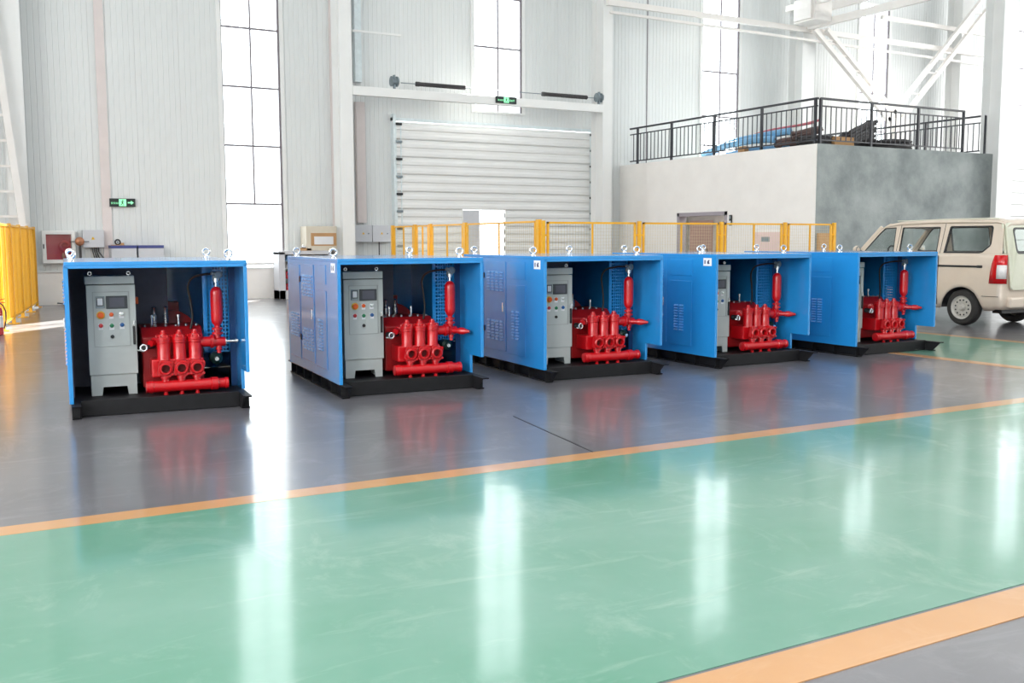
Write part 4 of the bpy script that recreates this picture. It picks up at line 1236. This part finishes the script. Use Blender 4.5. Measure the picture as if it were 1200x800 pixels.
# ------------------------------------------------------------------ things along the left wall
WY = YW - 0.01
fc = B().plate([[(1.75, 0.95), (2.44, 0.95), (2.44, 1.68), (1.75, 1.68)], [(1.83, 1.03), (2.36, 1.03), (2.36, 1.60), (1.83, 1.60)]], 0.22, lambda a, b, d: (a, WY - 0.22 + d, b)).build('fire_hose_cabinet', M_WHITE, bevel=0.006)
tag(fc, 'white-framed red fire hose cabinet mounted on the back wall', 'cabinet')
B().box(1.83, WY - 0.05, 1.03, 2.36, WY - 0.03, 1.60).build('red_back', M_FIRERED, fc)
B().box(1.83, WY - 0.214, 1.03, 2.36, WY - 0.209, 1.60).build('glass_door', M_GLASS, fc)
B().torus((2.22, WY - 0.11, 1.33), (0, 1, 0), 0.10, 0.035, 24, 8).build('hose_reel', M_FIRERED, fc)
B().lathe([(0.02, 0), (0.035, 0.04), (0.02, 0.12)], (2.18, WY - 0.12, 1.06), (0, 0, 1), 12).build('hose_nozzle', M_BRASS, fc)
B().box(1.765, WY - 0.23, 1.28, 1.79, WY - 0.22, 1.38).build('latch', M_BLACK, fc)
eb = tag(B().box(2.60, WY - 0.2, 1.30, 3.05, WY, 1.70).build('junction_box', M_LILAC, bevel=0.008), 'light grey electrical box with yellow warning triangle on the wall', 'electrical box')
B().plate([[(2.775, 1.48), (2.855, 1.48), (2.815, 1.55)]], 0.003, lambda a, b, d: (a, WY - 0.2 - d, b)).build('warning_triangle', M_YELBTN, eb)
for k, (x, dx) in enumerate(((2.80, 0.10), (2.84, 0.13), (2.88, 0.14), (2.93, 0.22))):
    B().tube([(x, WY - 0.10, 1.30), (x + 0.01, WY - 0.10, 1.2), (x + dx * 0.4, WY - 0.09, 1.08), (x + dx, WY - 0.08, 0.95), (x + dx, WY - 0.06, 0.3), (x + dx, WY - 0.06, 0.03)], 0.014, 6).build('cable', M_CABLE, eb)
vb = tag(B().lathe([(0.02, 0), (0.085, 0.01), (0.10, 0.03), (0.07, 0.06), (0.02, 0.07)], (2.52, WY - 0.26, 1.44), (0, -1, 0), 20).build('standpipe_valve', M_BRASS), 'round copper valve with cross bar beside the electrical box', 'valve')
B().bar((2.33, WY - 0.28, 1.435), (2.72, WY - 0.28, 1.435), 0.02).build('cross_bar', M_CABLE, vb)
B().cyl((2.53, WY - 0.24, 0.0), (2.53, WY - 0.24, 1.44), 0.028, n=12).build('standpipe', M_CABLE, vb)
for k, (x0, x1) in enumerate(((3.16, 3.71), (3.75, 4.31))):
    c = tag(B().box(x0, WY - 0.5, 0, x1, WY - 0.04, 1.28).build('steel_cabinet', M_LILAC, bevel=0.006),
            ['grey steel cabinet with violet top edge, left one under exit sign', 'grey steel cabinet with violet top edge, right one of the pair'][k], 'cabinet')
    B().box(x0 - 0.005, WY - 0.51, 1.28, x1 + 0.005, WY - 0.03, 1.345).build('top_edge', M_PURPLE, c)
    B().box(x0 + 0.02, WY - 0.505, 0.08, x1 - 0.02, WY - 0.5, 1.25).build('cabinet_door', M_LILAC, c, bevel=0.004)
    B().box(x1 - 0.07, WY - 0.52, 0.7, x1 - 0.055, WY - 0.505, 0.85).build('door_handle', M_BLACK, c)
fan = tag(B().torus((3.33, WY - 0.3, 1.345 + 0.075), (0.1, -1, 0), 0.055, 0.018, 20, 8).build('reel', M_BLACK), 'small black cable reel on the left violet-edged cabinet', 'reel')
B().lathe([(0.02, -0.03), (0.025, 0), (0.02, 0.03)], (3.33, WY - 0.3, 1.42), (0.1, -1, 0), 12).build('hub', M_STEEL, fan)
tag(B().box(3.20, WY - 0.36, 1.345, 3.47, WY - 0.14, 1.36).box(3.40, WY - 0.3, 1.36, 3.47, WY - 0.2, 1.405).build('wooden_block', M_CARD), 'small brown board under the black cable reel', 'board')

# tool display cabinet and crate between units one and two
sc = B().box(6.98, 24.3, 0, 7.14, 24.8, 1.16).box(8.25, 24.3, 0, 8.35, 24.8, 1.16).box(6.98, 24.3, 1.10, 8.35, 24.8, 1.19).box(6.98, 24.3, 0, 8.35, 24.8, 0.22).box(6.98, 24.78, 0, 8.35, 24.8, 1.16)
sc = tag(sc.build('display_cabinet', M_LILAC, bevel=0.006), 'pale open-fronted shelf cabinet behind the second pump unit', 'cabinet')
for z in (0.48, 0.73, 0.93):
    B().box(7.14, 24.32, z, 8.25, 24.78, z + 0.02).build('shelf', M_STEEL, sc)
def bin_(x, z, w, h, m, lab, nm):
    o = tag(B().box(x, 24.36, z, x + w, 24.7, z + h).build(nm, m, bevel=0.012), lab, 'bin')
    B().box(x + 0.03, 24.352, z + h * 0.55, x + w - 0.03, 24.36, z + h * 0.8).build('grip', M_BLACK, o)
bin_(7.17, 0.22, 0.30, 0.16, M_BTNRED, 'red storage bin on the bottom of the shelf cabinet', 'storage_bin')
bin_(7.17, 0.50, 0.30, 0.18, M_BTNRED, 'red storage bin on the second shelf of the cabinet', 'storage_bin')
def helmet(x, z, m, lab):
    o = tag(B().lathe([(0.15, 0), (0.15, 0.01), (0.115, 0.02), (0.10, 0.08), (0.06, 0.125), (0.001, 0.135)], (x, 24.5, z), (0, 0, 1), 20).build('helmet', m), lab, 'helmet')
    B().bar((x, 24.5, z + 0.134), (x, 24.4, z + 0.09), 0.02, 0.012).build('ridge', m, o)
helmet(7.31, 0.75, M_PAPER, 'white helmet on the middle shelf of the pale cabinet')
helmet(7.31, 0.95, M_HOSEBLUE, 'pale blue helmet on the top shelf of the pale cabinet')
tag(B().box(7.55, 24.4, 1.19, 7.85, 24.6, 1.25).build('wooden_block', M_CARD, bevel=0.004), 'brown block lying on top of the pale shelf cabinet', 'board')
tl = tag(B().cyl((7.62, 24.5, 1.28), (7.84, 24.45, 1.28), 0.03, n=10).cyl((7.66, 24.49, 1.28), (7.66, 24.49, 1.34), 0.02, n=8).build('hand_tool', M_CHROME), 'silver hand tool lying on the brown block', 'tool')
cr = tag(B().box(7.72, 24.40, 1.19, 8.52, 24.88, 1.80).build('cream_box', M_CRATE, bevel=0.008), 'cream box with brown label panel beside the door column', 'box')
B().box(7.84, 24.392, 1.31, 8.50, 24.40, 1.63).build('label_board', M_CARD, cr)
B().box(7.92, 24.386, 1.345, 8.42, 24.392, 1.545).build('paper_label', M_PAPER, cr)
for k, (x0, x1) in enumerate(((9.13, 9.61), (9.63, 10.14))):
    e = tag(B().box(x0, WY - 0.22, 1.40, x1, WY, 1.84).build('junction_box', M_LILAC, bevel=0.008), ['grey electrical box next to the door column, left of the pair', 'grey electrical box next to the roller door, right of the pair'][k], 'electrical box')
    B().plate([[((x0 + x1) / 2 - 0.035, 1.60), ((x0 + x1) / 2 + 0.035, 1.60), ((x0 + x1) / 2, 1.66)]], 0.003, lambda a, b, d: (a, WY - 0.22 - d, b)).build('warning_triangle', M_YELBTN, e)
    B().cyl((x1 - 0.10, WY - 0.225, 1.62), (x1 - 0.10, WY - 0.24, 1.62), 0.018, n=10).build('lock', M_STEEL, e)
    if k: B().cyl((x0 + 0.22, WY - 0.1, 0.0), (x0 + 0.22, WY - 0.1, 1.40), 0.016, n=8).build('conduit', M_CABLE, e)
cbx = tag(B().tube([(2.0, 24.75, 0.05), (2.15, 24.7, 0.03), (2.3, 24.72, 0.12), (2.42, 24.7, 0.02), (2.7, 24.75, 0.02), (3.1, 24.8, 0.02)], 0.018, 6).build('loose_cable', M_CABLE), 'loose dark cable lying at the foot of the back wall', 'cable')
plg = tag(B().box(2.12, 24.62, 0, 2.34, 24.76, 0.13).build('cable_drum', M_BLACK, bevel=0.02), 'small black box on the floor at the foot of the wall', 'box')
# fire extinguisher
fx = tag(B().lathe([(0.075, 0), (0.085, 0.012), (0.085, 0.36), (0.075, 0.41), (0.045, 0.445), (0.026, 0.455), (0.026, 0.48)], (0.54, 17.4, 0), (0, 0, 1), 24).build('fire_extinguisher', M_RED), 'red fire extinguisher standing at the left fence', 'fire extinguisher')
B().box(0.50, 17.36, 0.48, 0.58, 17.43, 0.53).bar((0.54, 17.4, 0.535), (0.66, 17.40, 0.56), 0.02, 0.012).bar((0.54, 17.4, 0.51), (0.66, 17.4, 0.50), 0.02, 0.012).build('valve_head', M_RED, fx)
B().tube([(0.58, 17.39, 0.50), (0.63, 17.36, 0.46), (0.665, 17.34, 0.36), (0.66, 17.33, 0.22), (0.63, 17.33, 0.10)], 0.011, 8).build('hose', M_BLACK, fx)
B().lathe([(0.0865, 0.12), (0.0865, 0.30)], (0.54, 17.4, 0), (0, 0, 1), 24).build('label_band', M_PAPER, fx)
